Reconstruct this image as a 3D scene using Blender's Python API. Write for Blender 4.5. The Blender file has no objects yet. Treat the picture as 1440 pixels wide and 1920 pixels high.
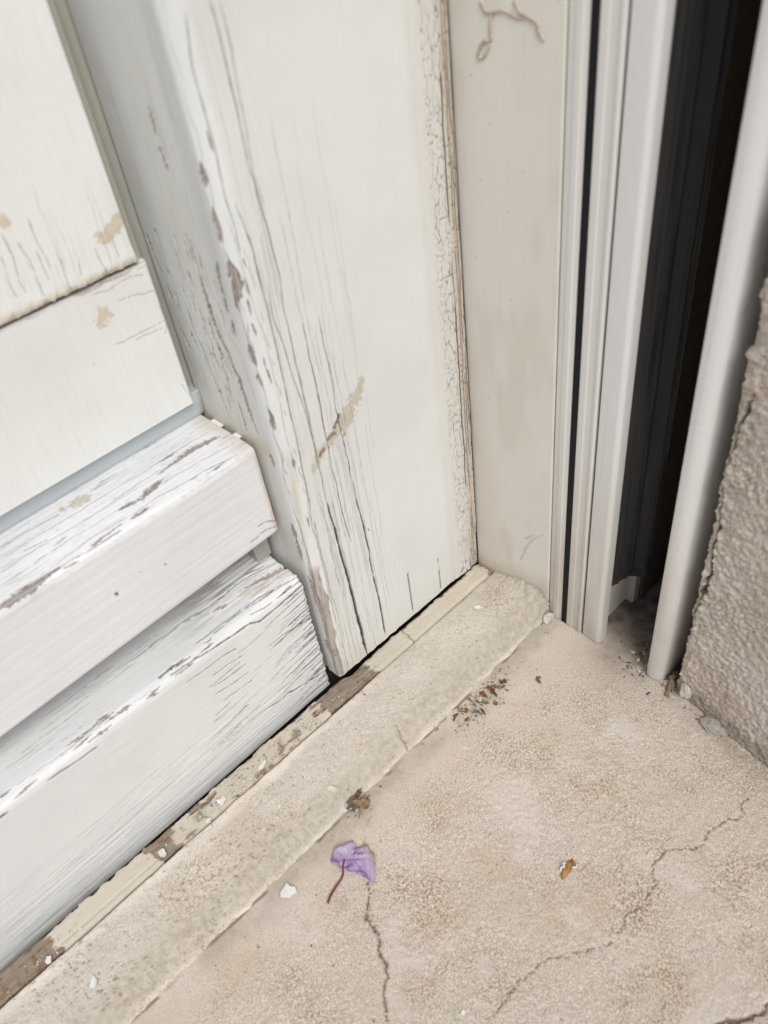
import bpy, math, random
import numpy as np
from mathutils import Matrix, Vector
# ------------------------------------------------------------------ camera, sky, sun, exposure
sc = bpy.context.scene
cd = bpy.data.cameras.new('camera'); cam = bpy.data.objects.new('camera', cd)
sc.collection.objects.link(cam); sc.camera = cam
cam.matrix_world = Matrix(((0.70860941, 0.53922427, -0.45509328, -0.26197556),
                           (-0.69589488, 0.42746381, -0.57706586, -0.24416772),
                           (-0.11663201, 0.72561138, 0.67814829, 0.38321387),
                           (0, 0, 0, 1)))
cd.sensor_fit = 'VERTICAL'; cd.sensor_height = 36.0; cd.sensor_width = 27.0
cd.lens = 1523.38 / 1920 * 36.0
cd.clip_start = 0.01; cd.clip_end = 200
cd.dof.use_dof = True; cd.dof.focus_distance = 0.445; cd.dof.aperture_fstop = 8.5
w = bpy.data.worlds.new('World'); sc.world = w; w.use_nodes = True
SUN_EL, SUN_ROT = 50.0, 204.0
nt = w.node_tree; bg = nt.nodes['Background']
sky = nt.nodes.new('ShaderNodeTexSky'); sky.sky_type = 'NISHITA'; sky.sun_disc = False
sky.sun_elevation = math.radians(SUN_EL); sky.sun_rotation = math.radians(SUN_ROT)
sky.air_density = 1.0; sky.dust_density = 2.0; sky.ozone_density = 1.0
nt.links.new(sky.outputs[0], bg.inputs[0]); bg.inputs[1].default_value = 0.09
sd = bpy.data.lights.new('sun', 'SUN'); sd.energy = 2.6; sd.angle = math.radians(32); sd.color = (1.0, 0.985, 0.955)
sun = bpy.data.objects.new('sun', sd); sc.collection.objects.link(sun)
el, az = math.radians(SUN_EL), math.radians(SUN_ROT)
to_sun = Vector((math.sin(az) * math.cos(el), math.cos(az) * math.cos(el), math.sin(el)))
sun.rotation_euler = to_sun.to_track_quat('Z', 'Y').to_euler(); sun.location = to_sun * 3
sc.view_settings.view_transform = 'Standard'; sc.view_settings.look = 'None'
sc.view_settings.gamma = 1.0; sc.view_settings.use_curve_mapping = False
sc.view_settings.exposure = 0.04

# ------------------------------------------------------------------ traced wear, in millimetres on each surface
TRACES = {'stile': [
 ('c',[(75.3,335.2),(76.5,324.2),(76.8,310.2),(76.4,298.0),(76.3,287.6),(77.4,273.3),(78.4,265.1),(78.9,243.3),(77.2,226.8),(77.7,211.2),(77.5,194.1),(77.7,178.7),(77.7,159.9),(77.3,142.7),(77.2,127.3)],0.12,0.3,0.7),
 ('c',[(77.2,127.3),(78.1,117.1),(78.7,106.5),(79.0,90.9),(79.6,77.2),(80.5,60.5),(80.6,44.9),(81.2,27.6),(81.9,2.7)],0.45,0.9,1.0),
 ('c',[(84.8,220.4),(84.7,203.1),(85.3,192.7),(85.1,177.1),(84.5,162.9),(84.3,145.8),(84.7,128.1),(84.9,112.4),(85.4,102.4),(86.4,92.4)],0.18,0.22,0.9),
 ('c',[(93.4,218.9),(93.4,203.0),(93.7,186.0),(92.7,172.6),(93.2,157.5),(93.8,144.0),(94.5,129.5)],0.08,0.3,0.8),
 ('c',[(94.5,129.5),(95.0,115.8),(95.9,96.9),(96.5,78.8),(96.4,57.9),(97.2,38.5),(97.3,21.4),(97.1,6.8)],0.35,0.6,1.0),
 ('c',[(66.8,333.6),(64.7,319.5),(64.8,308.7),(64.9,298.0),(64.5,287.7),(64.4,278.7),(65.2,268.1),(64.9,257.1)],0.25,0.12,0.6),
 ('c',[(67.2,276.1),(69.9,258.2),(69.8,248.0),(69.8,239.0),(70.2,226.9),(70.0,216.2),(69.8,203.9),(69.4,191.1),(69.1,181.9),(69.1,168.8),(68.3,156.5),(68.3,143.2),(67.1,123.9)],0.1,0.25,0.8),
 ('c',[(78.9,334.5),(79.7,320.4),(78.7,305.6),(78.7,297.3),(77.7,281.7),(79.1,267.8)],0.3,0.1,0.5),
 ('c',[(58.8,240.6),(58.3,226.3),(58.5,214.5),(59.6,202.4),(60.3,191.1),(59.0,175.2),(59.7,161.9),(58.3,148.8),(58.6,131.6),(60.7,116.5),(60.4,100.5),(60.8,89.6),(59.7,72.5),(60.3,56.2)],0.15,0.15,0.6),
 ('c',[(145.2,33.9),(145.1,19.4),(145.1,5.3)],0.08,0.4,0.9),
 ('c',[(120.7,40.2),(120.7,24.0),(121.0,6.2)],0.08,0.5,0.95),
 ('c',[(72.8,243.0),(71.8,229.3),(73.7,215.0),(74.3,202.3),(75.5,190.5),(76.7,178.2),(77.4,167.5),(77.6,159.0)],0.1,0.22,0.7),
 ('c',[(63.1,273.3),(64.2,261.5),(64.2,250.1),(64.9,235.4),(66.2,224.6),(66.2,207.5),(65.6,194.0),(64.9,178.9),(65.3,164.4),(64.9,144.9)],0.12,0.15,0.45),
 ('c',[(68.2,147.7),(66.2,125.1),(67.1,102.3),(66.7,85.1),(67.0,75.2),(68.7,58.9),(68.9,42.9),(68.4,26.6)],0.15,0.15,0.45),
 ('c',[(72.4,134.7),(74.3,116.8),(73.4,97.3),(73.7,78.4),(74.6,65.8),(74.5,47.3),(74.2,26.7),(73.8,9.6)],0.12,0.15,0.5),
 ('f',[(58.2,288.2),(58.1,284.6)],1.0,1.0),
 ('f',[(58.5,272.6),(58.6,267.7),(58.5,264.7)],1.1,1.1),
 ('f',[(51.7,251.3),(50.6,244.9),(50.8,241.1)],1.0,1.0),
 ('f',[(59.8,251.9),(60.2,246.8),(59.4,242.3)],2.2,2.2),
 ('f',[(58.3,241.4),(57.9,236.5)],0.9,0.9),
 ('f',[(50.2,236.2),(50.2,233.8)],1.0,1.0),
 ('f',[(51.3,227.3),(50.8,223.7)],0.9,0.9),
 ('f',[(58.5,218.0),(58.7,212.8)],1.1,1.1),
 ('f',[(59.0,203.5),(59.4,201.4)],0.8,0.8),
 ('f',[(60.2,186.3),(60.1,179.9)],1.0,1.0),
 ('f',[(53.4,160.3),(53.6,157.8)],1.0,1.0),
 ('f',[(55.5,117.4),(55.5,111.4)],1.4,1.4),
 ('f',[(55.5,106.1),(55.5,96.3)],1.2,1.2),
 ('f',[(62.1,62.2),(62.1,60.7)],0.5,0.5),
 ('f',[(58.9,31.9),(60.1,25.5)],2.0,2.0),
 ('f',[(62.4,26.7),(62.8,24.3)],1.0,1.0),
 ('f',[(57.9,81.4),(59.2,69.1),(60.4,56.1),(60.4,42.2)],1.6,1.6),
 ('s',[(110.5,180.7),(107.1,175.3),(102.0,169.5)],1.2,4.2,0.85),
 ('s',[(102.0,169.5),(95.9,164.1),(88.6,161.0)],4.2,3.2,0.85),
 ('s',[(88.6,161.0),(81.3,157.3),(75.9,152.1),(74.3,148.3)],3.2,1.6,0.7),
 ('k',[(93.7,169.9),(91.5,166.0),(89.3,163.7)],0.7,1.1,0.8),
 ('k',[(89.8,160.8),(87.2,161.9),(84.6,160.3)],1.1,0.8,0.8),
 ('k',[(82.3,157.5),(79.7,156.0),(78.9,154.9)],1.2,0.9,0.8),
 ('k',[(95.7,158.2),(93.6,156.8)],0.5,0.5,0.7),
 ('k',[(98.3,93.2),(98.5,92.2)],0.5,0.5,1.0),
 ('k',[(90.1,291.1),(90.2,290.7)],0.35,0.35,0.8),
 ('k',[(93.2,248.1),(93.4,247.8)],0.35,0.35,0.8),
 ('k',[(130.1,181.8),(130.0,181.3)],0.25,0.25,0.8),
 ('f',[(37.1,259.2),(36.9,248.7),(36.3,236.8),(37.5,228.1),(38.2,218.1),(41.5,210.5),(42.1,202.6)],0.6,1.5),
 ('f',[(43.2,202.1),(44.6,198.9),(44.8,189.5),(45.7,178.1),(47.4,171.7)],1.3,0.9),
 ('f',[(28.2,225.1),(29.2,220.3)],0.55,0.55),
 ('f',[(33.4,223.4),(33.1,215.5)],0.55,0.55),
 ('f',[(18.9,208.7),(20.5,204.7)],0.55,0.55),
 ('f',[(13.9,208.8),(14.6,207.2)],0.55,0.55),
 ('f',[(25.5,206.5),(26.0,203.0)],0.55,0.55),
 ('f',[(34.8,213.4),(36.7,202.3)],0.55,0.55),
 ('f',[(28.5,203.9),(30.1,199.8)],0.55,0.55),
 ('f',[(32.9,200.0),(34.1,194.8)],0.55,0.55),
 ('f',[(22.8,191.2),(23.2,187.5),(23.8,181.7)],0.55,0.55),
 ('f',[(29.4,182.0),(29.0,177.8)],0.55,0.55),
 ('f',[(37.8,182.1),(38.2,179.8)],0.55,0.55),
 ('f',[(38.4,176.8),(38.0,170.4)],0.55,0.55),
 ('f',[(5.6,212.4),(6.0,206.0),(7.9,201.0)],0.55,0.55),
 ('f',[(2.3,250.7),(2.9,246.8)],0.55,0.55),
 ('f',[(3.5,240.5),(4.7,237.5)],0.55,0.55),
 ('f',[(5.7,230.2),(6.0,224.2)],0.55,0.55),
 ('f',[(35.2,304.0),(35.1,298.0)],0.7,0.9),
 ('f',[(34.7,289.8),(35.5,284.9)],0.9,0.5),
 ('c',[(45.2,222.3),(49.9,215.4),(52.2,202.0),(53.7,192.4)],0.1,0.15,0.5),
 ('c',[(39.7,256.9),(41.9,248.5),(42.3,238.5),(46.9,226.2)],0.12,0.15,0.4)],'mtop': [
 ('f',[(-129.5,40.3),(-136.3,41.4),(-143.6,41.6),(-151.2,41.1),(-158.9,40.2)],2.2,0.8),
 ('f',[(-147.5,46.7),(-154.7,46.8)],0.8,0.8),
 ('f',[(-162.4,34.8),(-169.7,32.9)],1.1,2.0),
 ('f',[(-174.2,31.4),(-177.8,32.1),(-182.0,32.7)],0.8,1.3),
 ('f',[(-177.5,23.9),(-182.4,23.7)],1.1,0.8),
 ('f',[(-189.2,24.1),(-202.4,23.2)],0.5,0.5),
 ('f',[(-218.7,22.2),(-223.5,22.2),(-230.2,21.6),(-236.3,21.7),(-244.2,21.6)],0.6,2.6),
 ('f',[(-215.7,42.1),(-222.5,43.2)],0.5,0.5),
 ('f',[(-119.6,37.0),(-124.2,37.1)],0.6,0.4),
 ('c',[(-232.8,46.4),(-218.0,47.4),(-203.3,46.9),(-182.2,47.2),(-166.1,46.6),(-145.6,47.4),(-127.9,46.8)],0.15,0.2,0.6),
 ('c',[(-236.2,39.0),(-214.2,40.3),(-192.0,39.4),(-157.9,41.9)],0.15,0.2,0.6),
 ('c',[(-239.5,31.9),(-220.2,33.3),(-202.9,33.6),(-179.8,33.2),(-155.3,32.7),(-125.0,29.7)],0.15,0.2,0.6),
 ('c',[(-229.5,24.2),(-201.5,27.0),(-184.4,25.7),(-167.9,26.2),(-144.1,24.0),(-128.2,21.4)],0.15,0.2,0.6),
 ('c',[(-229.3,54.1),(-214.9,53.7),(-203.2,52.0)],0.15,0.2,0.6),
 ('c',[(-186.3,63.9),(-164.7,63.0),(-145.8,60.6)],0.15,0.2,0.6),
 ('s',[(-188.9,51.9),(-193.8,52.5),(-197.6,52.9)],3.0,2.0,0.9),
 ('s',[(-199.6,53.9),(-201.7,53.8)],2.0,1.0,0.9)],'mfront': [
 ('c',[(-119.5,113.2),(-127.6,116.9),(-137.6,116.4)],0.2,0.05,0.7),
 ('c',[(-121.2,109.1),(-133.5,107.6),(-149.4,109.4)],0.2,0.05,0.7),
 ('c',[(-120.6,117.8),(-126.4,121.1),(-131.1,122.1)],0.2,0.05,0.7),
 ('k',[(-204.7,138.4),(-203.8,136.8)],0.8,0.8,1.0),
 ('k',[(-191.5,140.2),(-191.4,139.7)],0.4,0.4,0.7),
 ('k',[(-180.4,135.9),(-180.0,135.3)],0.4,0.4,0.7)],'btop': [
 ('f',[(-121.3,20.5),(-133.5,23.1),(-143.6,25.7)],1.6,1.0),
 ('f',[(-159.6,24.7),(-163.0,25.5)],1.0,1.0),
 ('c',[(-120.2,26.3),(-135.2,29.9),(-148.1,31.2),(-162.8,29.5),(-175.0,30.8)],0.2,0.12,0.8),
 ('c',[(-122.0,10.9),(-134.9,12.5),(-147.5,13.9),(-159.9,15.4),(-173.8,14.1)],0.2,0.12,0.8),
 ('c',[(-128.0,30.0),(-142.9,33.5),(-159.6,33.9)],0.2,0.12,0.8),
 ('c',[(-127.9,12.4),(-143.2,15.2),(-156.0,16.1),(-169.1,16.1),(-183.7,15.8)],0.2,0.12,0.8),
 ('c',[(-175.0,30.8),(-193.2,31.9),(-211.6,31.6)],0.2,0.12,0.8),
 ('c',[(-120.7,8.2),(-134.8,8.4),(-145.1,8.4),(-154.0,10.0)],0.2,0.12,0.8),
 ('c',[(-152.1,30.4),(-168.4,30.9),(-183.2,32.8)],0.2,0.12,0.8),
 ('s',[(-117.2,16.7),(-135.1,21.1),(-150.7,23.2)],3.0,2.0,0.5)],'bfront': [
 ('c',[(-121.3,79.4),(-133.0,78.6),(-150.7,77.1),(-156.5,80.5),(-167.9,81.1),(-184.8,82.8),(-188.9,84.5)],0.6,0.3,0.9),
 ('c',[(-196.9,87.8),(-206.0,87.1)],0.8,0.6,0.8),
 ('c',[(-233.0,88.2),(-237.7,88.7)],0.7,0.5,0.7),
 ('c',[(-243.7,77.3),(-255.5,78.1),(-267.8,79.7)],0.4,0.5,0.7),
 ('c',[(-121.6,6.2),(-137.0,9.9),(-149.7,13.7),(-153.7,13.1),(-166.1,16.0)],0.5,0.35,1.0),
 ('c',[(-121.0,52.6),(-131.5,55.8),(-138.6,56.9),(-152.7,57.5)],0.35,0.1,1.0),
 ('c',[(-167.0,72.2),(-175.1,73.6),(-186.1,74.3),(-196.3,74.5)],0.3,0.1,0.8),
 ('c',[(-166.8,65.1),(-174.1,66.1),(-183.9,66.3)],0.3,0.1,0.8),
 ('c',[(-165.9,57.6),(-173.4,57.7),(-186.2,59.0)],0.3,0.1,0.8),
 ('c',[(-166.1,51.0),(-175.2,51.5),(-187.2,54.1)],0.3,0.1,0.8),
 ('c',[(-166.1,43.9),(-173.9,44.5),(-184.1,45.0)],0.25,0.1,0.7),
 ('c',[(-166.0,22.9),(-177.1,22.2),(-184.6,20.9)],0.25,0.1,0.7),
 ('c',[(-286.5,79.6),(-290.2,79.5)],0.5,0.5,0.9),
 ('c',[(-208.7,83.8),(-222.7,84.7),(-241.6,85.7),(-262.5,86.0),(-286.3,87.7)],0.15,0.15,0.5)],'panel': [
 ('c',[(-159.9,265.4),(-159.9,258.0),(-160.7,250.7),(-159.8,248.1)],0.12,0.22,0.6),
 ('c',[(-153.0,258.2),(-154.3,252.3)],0.12,0.22,0.6),
 ('c',[(-145.5,259.4),(-144.7,251.4),(-144.5,247.4)],0.12,0.22,0.6),
 ('c',[(-137.5,260.4),(-137.5,252.8)],0.12,0.22,0.6),
 ('c',[(-175.3,277.6),(-175.0,269.6),(-176.8,259.0),(-175.8,254.3)],0.12,0.22,0.6),
 ('c',[(-171.4,273.1),(-170.1,264.5),(-170.5,254.0),(-170.8,250.9)],0.12,0.22,0.6),
 ('c',[(-166.7,267.2),(-166.5,255.5)],0.12,0.22,0.6),
 ('c',[(-178.9,270.2),(-180.3,260.6),(-179.7,255.0)],0.12,0.22,0.6),
 ('c',[(-164.8,278.3),(-165.0,268.5),(-164.0,258.7)],0.12,0.22,0.6),
 ('s',[(-131.7,267.6),(-135.5,263.9),(-139.7,262.4),(-143.7,264.0)],3.0,2.0,0.9),
 ('s',[(-149.4,235.2),(-152.2,232.9),(-154.8,229.4)],3.0,2.0,0.8),
 ('s',[(-172.7,283.3),(-173.9,279.0)],2.0,2.0,0.8),
 ('c',[(-127.0,219.5),(-135.0,219.6),(-143.1,219.2),(-151.1,220.1)],0.2,0.08,0.6),
 ('c',[(-128.7,216.5),(-135.8,217.4),(-142.4,217.5)],0.2,0.08,0.6),
 ('c',[(-129.5,241.4),(-136.3,243.2),(-144.2,242.1),(-152.5,242.5)],0.2,0.08,0.6),
 ('c',[(-127.3,233.3),(-136.9,235.3),(-144.1,236.2)],0.2,0.08,0.6),
 ('c',[(-126.7,179.4),(-128.4,183.3),(-129.6,188.3)],0.2,0.08,0.6),
 ('c',[(-128.9,214.0),(-125.8,218.9),(-127.3,225.9)],0.2,0.08,0.6),
 ('k',[(-125.3,310.1),(-125.2,309.8)],0.3,0.3,0.6),
 ('k',[(-130.4,265.9),(-130.4,265.5)],0.3,0.3,0.6),
 ('k',[(-163.0,217.0),(-163.0,216.5)],0.3,0.3,0.6)],'jamb': [
 ('g',[(-32.4,314.1),(-34.8,311.0),(-39.0,309.2),(-42.5,307.8),(-43.1,305.7),(-45.6,302.1)],1.0,1.0,1.0),
 ('g',[(-16.9,313.3),(-18.7,310.0),(-21.9,309.7),(-27.5,310.5),(-33.6,308.8),(-39.0,309.2)],1.0,0.7,1.0),
 ('g',[(-21.9,309.7),(-21.1,304.9),(-21.2,300.5),(-17.6,299.8),(-14.8,295.0),(-17.4,294.3),(-20.9,299.6)],1.0,1.0,1.0),
 ('m',[(-37.6,45.7),(-43.3,52.3)],0.8,0.3,0.6),
 ('m',[(-35.7,33.4),(-43.3,49.4),(-50.7,57.0)],0.8,0.3,0.6),
 ('m',[(-33.7,25.2),(-39.6,40.4)],0.8,0.3,0.6)],'floor': [
 ('c',[(-186.0,-89.9),(-188.2,-93.7),(-193.5,-97.7),(-195.7,-99.0),(-197.9,-103.9),(-199.8,-110.3),(-203.2,-114.9),(-205.8,-120.9),(-207.0,-124.2),(-202.9,-115.8),(-207.7,-125.0),(-215.2,-130.9),(-221.5,-139.0)],0.4,0.6,1.0),
 ('c',[(-192.4,-98.9),(-194.3,-102.0),(-197.7,-104.8)],0.25,0.25,0.8),
 ('c',[(-156.8,-61.8),(-163.8,-68.3),(-170.1,-71.7),(-177.5,-76.2)],0.35,0.25,0.5),
 ('c',[(-26.2,-199.0),(-34.2,-198.4),(-42.8,-201.0),(-49.3,-195.7),(-58.6,-193.4),(-64.4,-194.7),(-70.8,-191.5),(-77.9,-184.7),(-85.9,-182.6),(-92.8,-184.1),(-94.4,-185.7),(-94.9,-188.2)],0.25,0.3,1.0),
 ('c',[(-94.9,-188.2),(-101.1,-189.4),(-108.5,-190.0),(-116.3,-186.8),(-125.8,-189.7),(-132.2,-187.8),(-146.7,-178.6),(-156.8,-171.9),(-168.5,-169.5),(-180.4,-168.9),(-189.7,-169.4),(-191.5,-170.2)],0.35,0.2,0.9),
 ('c',[(-108.3,-248.2),(-116.2,-245.5),(-123.3,-240.1),(-128.5,-236.1)],0.8,0.8,1.0),
 ('c',[(-42.8,-201.0),(-41.5,-206.3),(-35.4,-211.1)],0.2,0.2,0.5),
 ('s',[(-199.9,-88.3),(-201.5,-91.9)],5.0,4.0,0.6)],'sill': [
 ('c',[(-119.3,-42.1),(-122.1,-53.3),(-123.5,-59.7)],0.2,0.3,0.7),
 ('c',[(-116.8,-14.6),(-118.2,-19.7)],0.3,0.3,0.7),
 ('c',[(-222.1,-16.1),(-237.8,-15.1)],0.15,0.15,0.4)],'wall': [
 ('c',[(-145.4,191.3),(-143.7,180.6),(-141.4,163.5),(-139.9,145.6),(-142.5,120.6),(-142.5,108.9),(-142.6,96.7),(-144.6,89.0),(-143.1,72.9),(-140.8,61.1),(-140.9,50.9)],0.4,0.9,1.0)],'strip': [
 ('p',[(-1.8,-5.1),(-56.3,-7.5),(-103.7,-10.0),(-109.0,-11.1),(-120.8,-11.1)]),
 ('p',[(-248.6,-6.6),(-303.4,-6.2),(-305.6,-15.6)])]}


# ------------------------------------------------------------------ numpy helpers
rng = np.random.RandomState(7)
TBL = rng.rand(256, 256).astype(np.float32)
def vn(x, y, seed=0):
    x = np.asarray(x, np.float64) + seed * 17.13; y = np.asarray(y, np.float64) + seed * 7.77
    x, y = np.broadcast_arrays(x, y)
    ix = np.floor(x).astype(np.int64); iy = np.floor(y).astype(np.int64)
    fx = x - ix; fy = y - iy; fx = fx * fx * (3 - 2 * fx); fy = fy * fy * (3 - 2 * fy)
    a = TBL[ix & 255, iy & 255]; b = TBL[(ix + 1) & 255, iy & 255]
    c = TBL[ix & 255, (iy + 1) & 255]; d = TBL[(ix + 1) & 255, (iy + 1) & 255]
    return (a * (1 - fx) + b * fx) * (1 - fy) + (c * (1 - fx) + d * fx) * fy
def fbm(x, y, o=3, seed=0):
    r = 0; k = .5; n = 0
    for i in range(o):
        r = r + k * vn(x * 2 ** i, y * 2 ** i, seed + i * 3); n += k; k *= .55
    return r / n            # 0..1
def cells(x, y, seed=0):
    x, y = np.broadcast_arrays(x, y)
    ix = np.floor(x).astype(np.int64); iy = np.floor(y).astype(np.int64)
    f1 = np.full(x.shape, 9.); f2 = np.full(x.shape, 9.)
    for dx in (-1, 0, 1):
        for dy in (-1, 0, 1):
            jx = ix + dx; jy = iy + dy
            px = jx + TBL[(jx + seed) & 255, (jy + 31) & 255]; py = jy + TBL[(jy + 77 + seed) & 255, (jx + 5) & 255]
            d = np.hypot(px - x, py - y)
            f2 = np.minimum(f2, np.maximum(d, f1)); f1 = np.minimum(f1, d)
    return f1, f2
def ss(a, b, x):
    t = np.clip((x - a) / (b - a), 0, 1); return t * t * (3 - 2 * t)
def ratio(s, t, WS, WT, pts, w0, w1, pad=4.0, lens=False):
    """slice + (distance to the polyline / half width); None when outside the sheet"""
    P = np.array(pts, float); n = len(P) - 1
    if lens and n >= 1:
        P[0] += (P[0] - P[1]) / max(1e-6, np.hypot(*(P[0] - P[1]))) * min(3.5, 1.6 * w0 + .8); P[-1] += (P[-1] - P[-2]) / max(1e-6, np.hypot(*(P[-1] - P[-2]))) * min(3.5, 1.6 * w1 + .8)
    R = max(w0, w1) * 3 + pad
    a0, a1 = np.searchsorted(s, [P[:, 0].min() - R, P[:, 0].max() + R]); b0, b1 = np.searchsorted(t, [P[:, 1].min() - R, P[:, 1].max() + R])
    if a1 - a0 < 2 or b1 - b0 < 2: return None
    sl = (slice(b0, b1), slice(a0, a1)); U = WS[sl]; V = WT[sl]
    out = np.full(U.shape, 99.)
    for i in range(n):
        p, q = P[i], P[i + 1]; e = q - p; L = max(e @ e, 1e-9)
        m = np.clip(((U - p[0]) * e[0] + (V - p[1]) * e[1]) / L, 0, 1)
        d = np.hypot(U - p[0] - m * e[0], V - p[1] - m * e[1])
        g = (i + m) / n; taper = np.clip(4 * g * (1 - g), .02, 1) ** .55 if lens else np.clip(np.minimum(g, 1 - g) * 10 + .35, 0, 1)
        out = np.minimum(out, d / ((w0 + (w1 - w0) * g) * taper))
    return sl, out
class Wear:
    """height and mask layers of one sheet"""
    def __init__(self, s, t, warp=.35, sc_s=3., sc_t=3., seed=1):
        self.s, self.t = s, t; S, T = np.meshgrid(s, t); self.S, self.T = S, T
        self.WS = S + warp * 2 * (fbm(S / sc_s, T / sc_t, 3, seed) - .5)
        self.WT = T + warp * 2 * (fbm(S / sc_s, T / sc_t, 3, seed + 5) - .5)
        z = lambda: np.zeros(S.shape)
        self.crack, self.bare, self.stain, self.rust, self.h, self.tone, self.grey = z(), z(), z(), z(), z(), z(), z()
        self.edge = fbm(S / 1.3, T / 1.3, 3, seed + 9); self.wn = fbm(S / 4, T / 4, 3, seed + 13)
    def add(self, feats, depth=1.3, minw=.2):
        for kind, pts, w0, w1, k in [(f + (1.,))[:5] for f in feats]:
            if kind == 'c':
                a, b = max(w0, minw), max(w1, minw); kk = k * min(1, (max(w0, w1) / minw) ** .5)
                r = ratio(self.s, self.t, self.WS, self.WT, pts, a, b)
                if r is None: continue
                sl, q = r; q = q / ((.62 + .9 * self.wn[sl]) if k >= .6 else (.3 + 1.4 * self.wn[sl])); m = np.clip((1.25 - q) * 1.7, 0, 1) * kk
                self.crack[sl] = np.maximum(self.crack[sl], m)
                self.h[sl] -= m * min(depth, 1.8 * max(w0, w1) + .1) * (1 - .0 * q.clip(0, 1))
                self.h[sl] += .05 * np.exp(-((q - 2.2) / .8) ** 2)
            else:
                r = ratio(self.s, self.t, self.WS, self.WT, pts, w0, w1, 6, kind == 'f')
                if r is None: continue
                sl, q = r; n = self.edge[sl] - .5
                if kind == 'f':
                    m = ss(1.1, .94, q + n * 1.5); self.bare[sl] = np.maximum(self.bare[sl], m)
                    self.h[sl] += .22 * np.exp(-((q + n * 1.5 - 1.3) / .22) ** 2); self.crack[sl] = np.maximum(self.crack[sl], .75 * np.exp(-((q + n * 1.5 - 1.0) / .13) ** 2))
                elif kind == 's':
                    m = ss(1.25, .85, q + n * 2.4) * k; self.stain[sl] = np.maximum(self.stain[sl], m); self.h[sl] += m * .25 * (self.edge[sl])
                elif kind == 'k':
                    if w0 >= 1 and len(pts) > 2: k = .75
                    m = ss(1.2, .6, q + n * 1.4) * k; self.rust[sl] = np.maximum(self.rust[sl], m); self.h[sl] += m * .3
    def attrs(self):
        return {'crack': self.crack, 'bare': self.bare, 'stain': self.stain, 'rust': self.rust, 'tone': self.tone, 'grey': self.grey}

# ------------------------------------------------------------------ object helpers
def tag(o, label=None, cat=None, group=None, kind=None):
    for k, v in (('label', label), ('category', cat), ('group', group), ('kind', kind)):
        if v: o[k] = v
    return o
def thing(name, loc, label, cat, group=None):
    o = bpy.data.objects.new(name, None); sc.collection.objects.link(o)
    o.location = Vector(loc) / 1000; o.empty_display_size = .01
    return tag(o, label, cat, group)
def mesh_obj(name, V, F, mat, parent=None, smooth=None, attrs=None, org=None):
    """V in world mm; the mesh is stored relative to its thing's base"""
    V = np.asarray(V, float) / 1000
    o0 = np.array(parent_loc(parent)) if parent is not None else (np.zeros(3) if org is None else np.array(org, float) / 1000)
    me = bpy.data.meshes.new(name); V = V - o0
    me.from_pydata(V.tolist(), [], F); me.validate()
    if smooth is not None: me.polygons.foreach_set('use_smooth', np.full(len(me.polygons), smooth))
    if attrs:
        for k, a in attrs.items():
            me.attributes.new(k, 'FLOAT', 'POINT').data.foreach_set('value', np.asarray(a, np.float32).ravel())
    me.materials.append(mat); o = bpy.data.objects.new(name, me); sc.collection.objects.link(o)
    if parent is not None: o.parent = parent
    elif org is not None: o.location = Vector(org) / 1000
    me.update(); return o
def parent_loc(p):
    v = Vector((0, 0, 0))
    while p is not None: v += p.location; p = p.parent
    return v
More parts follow.
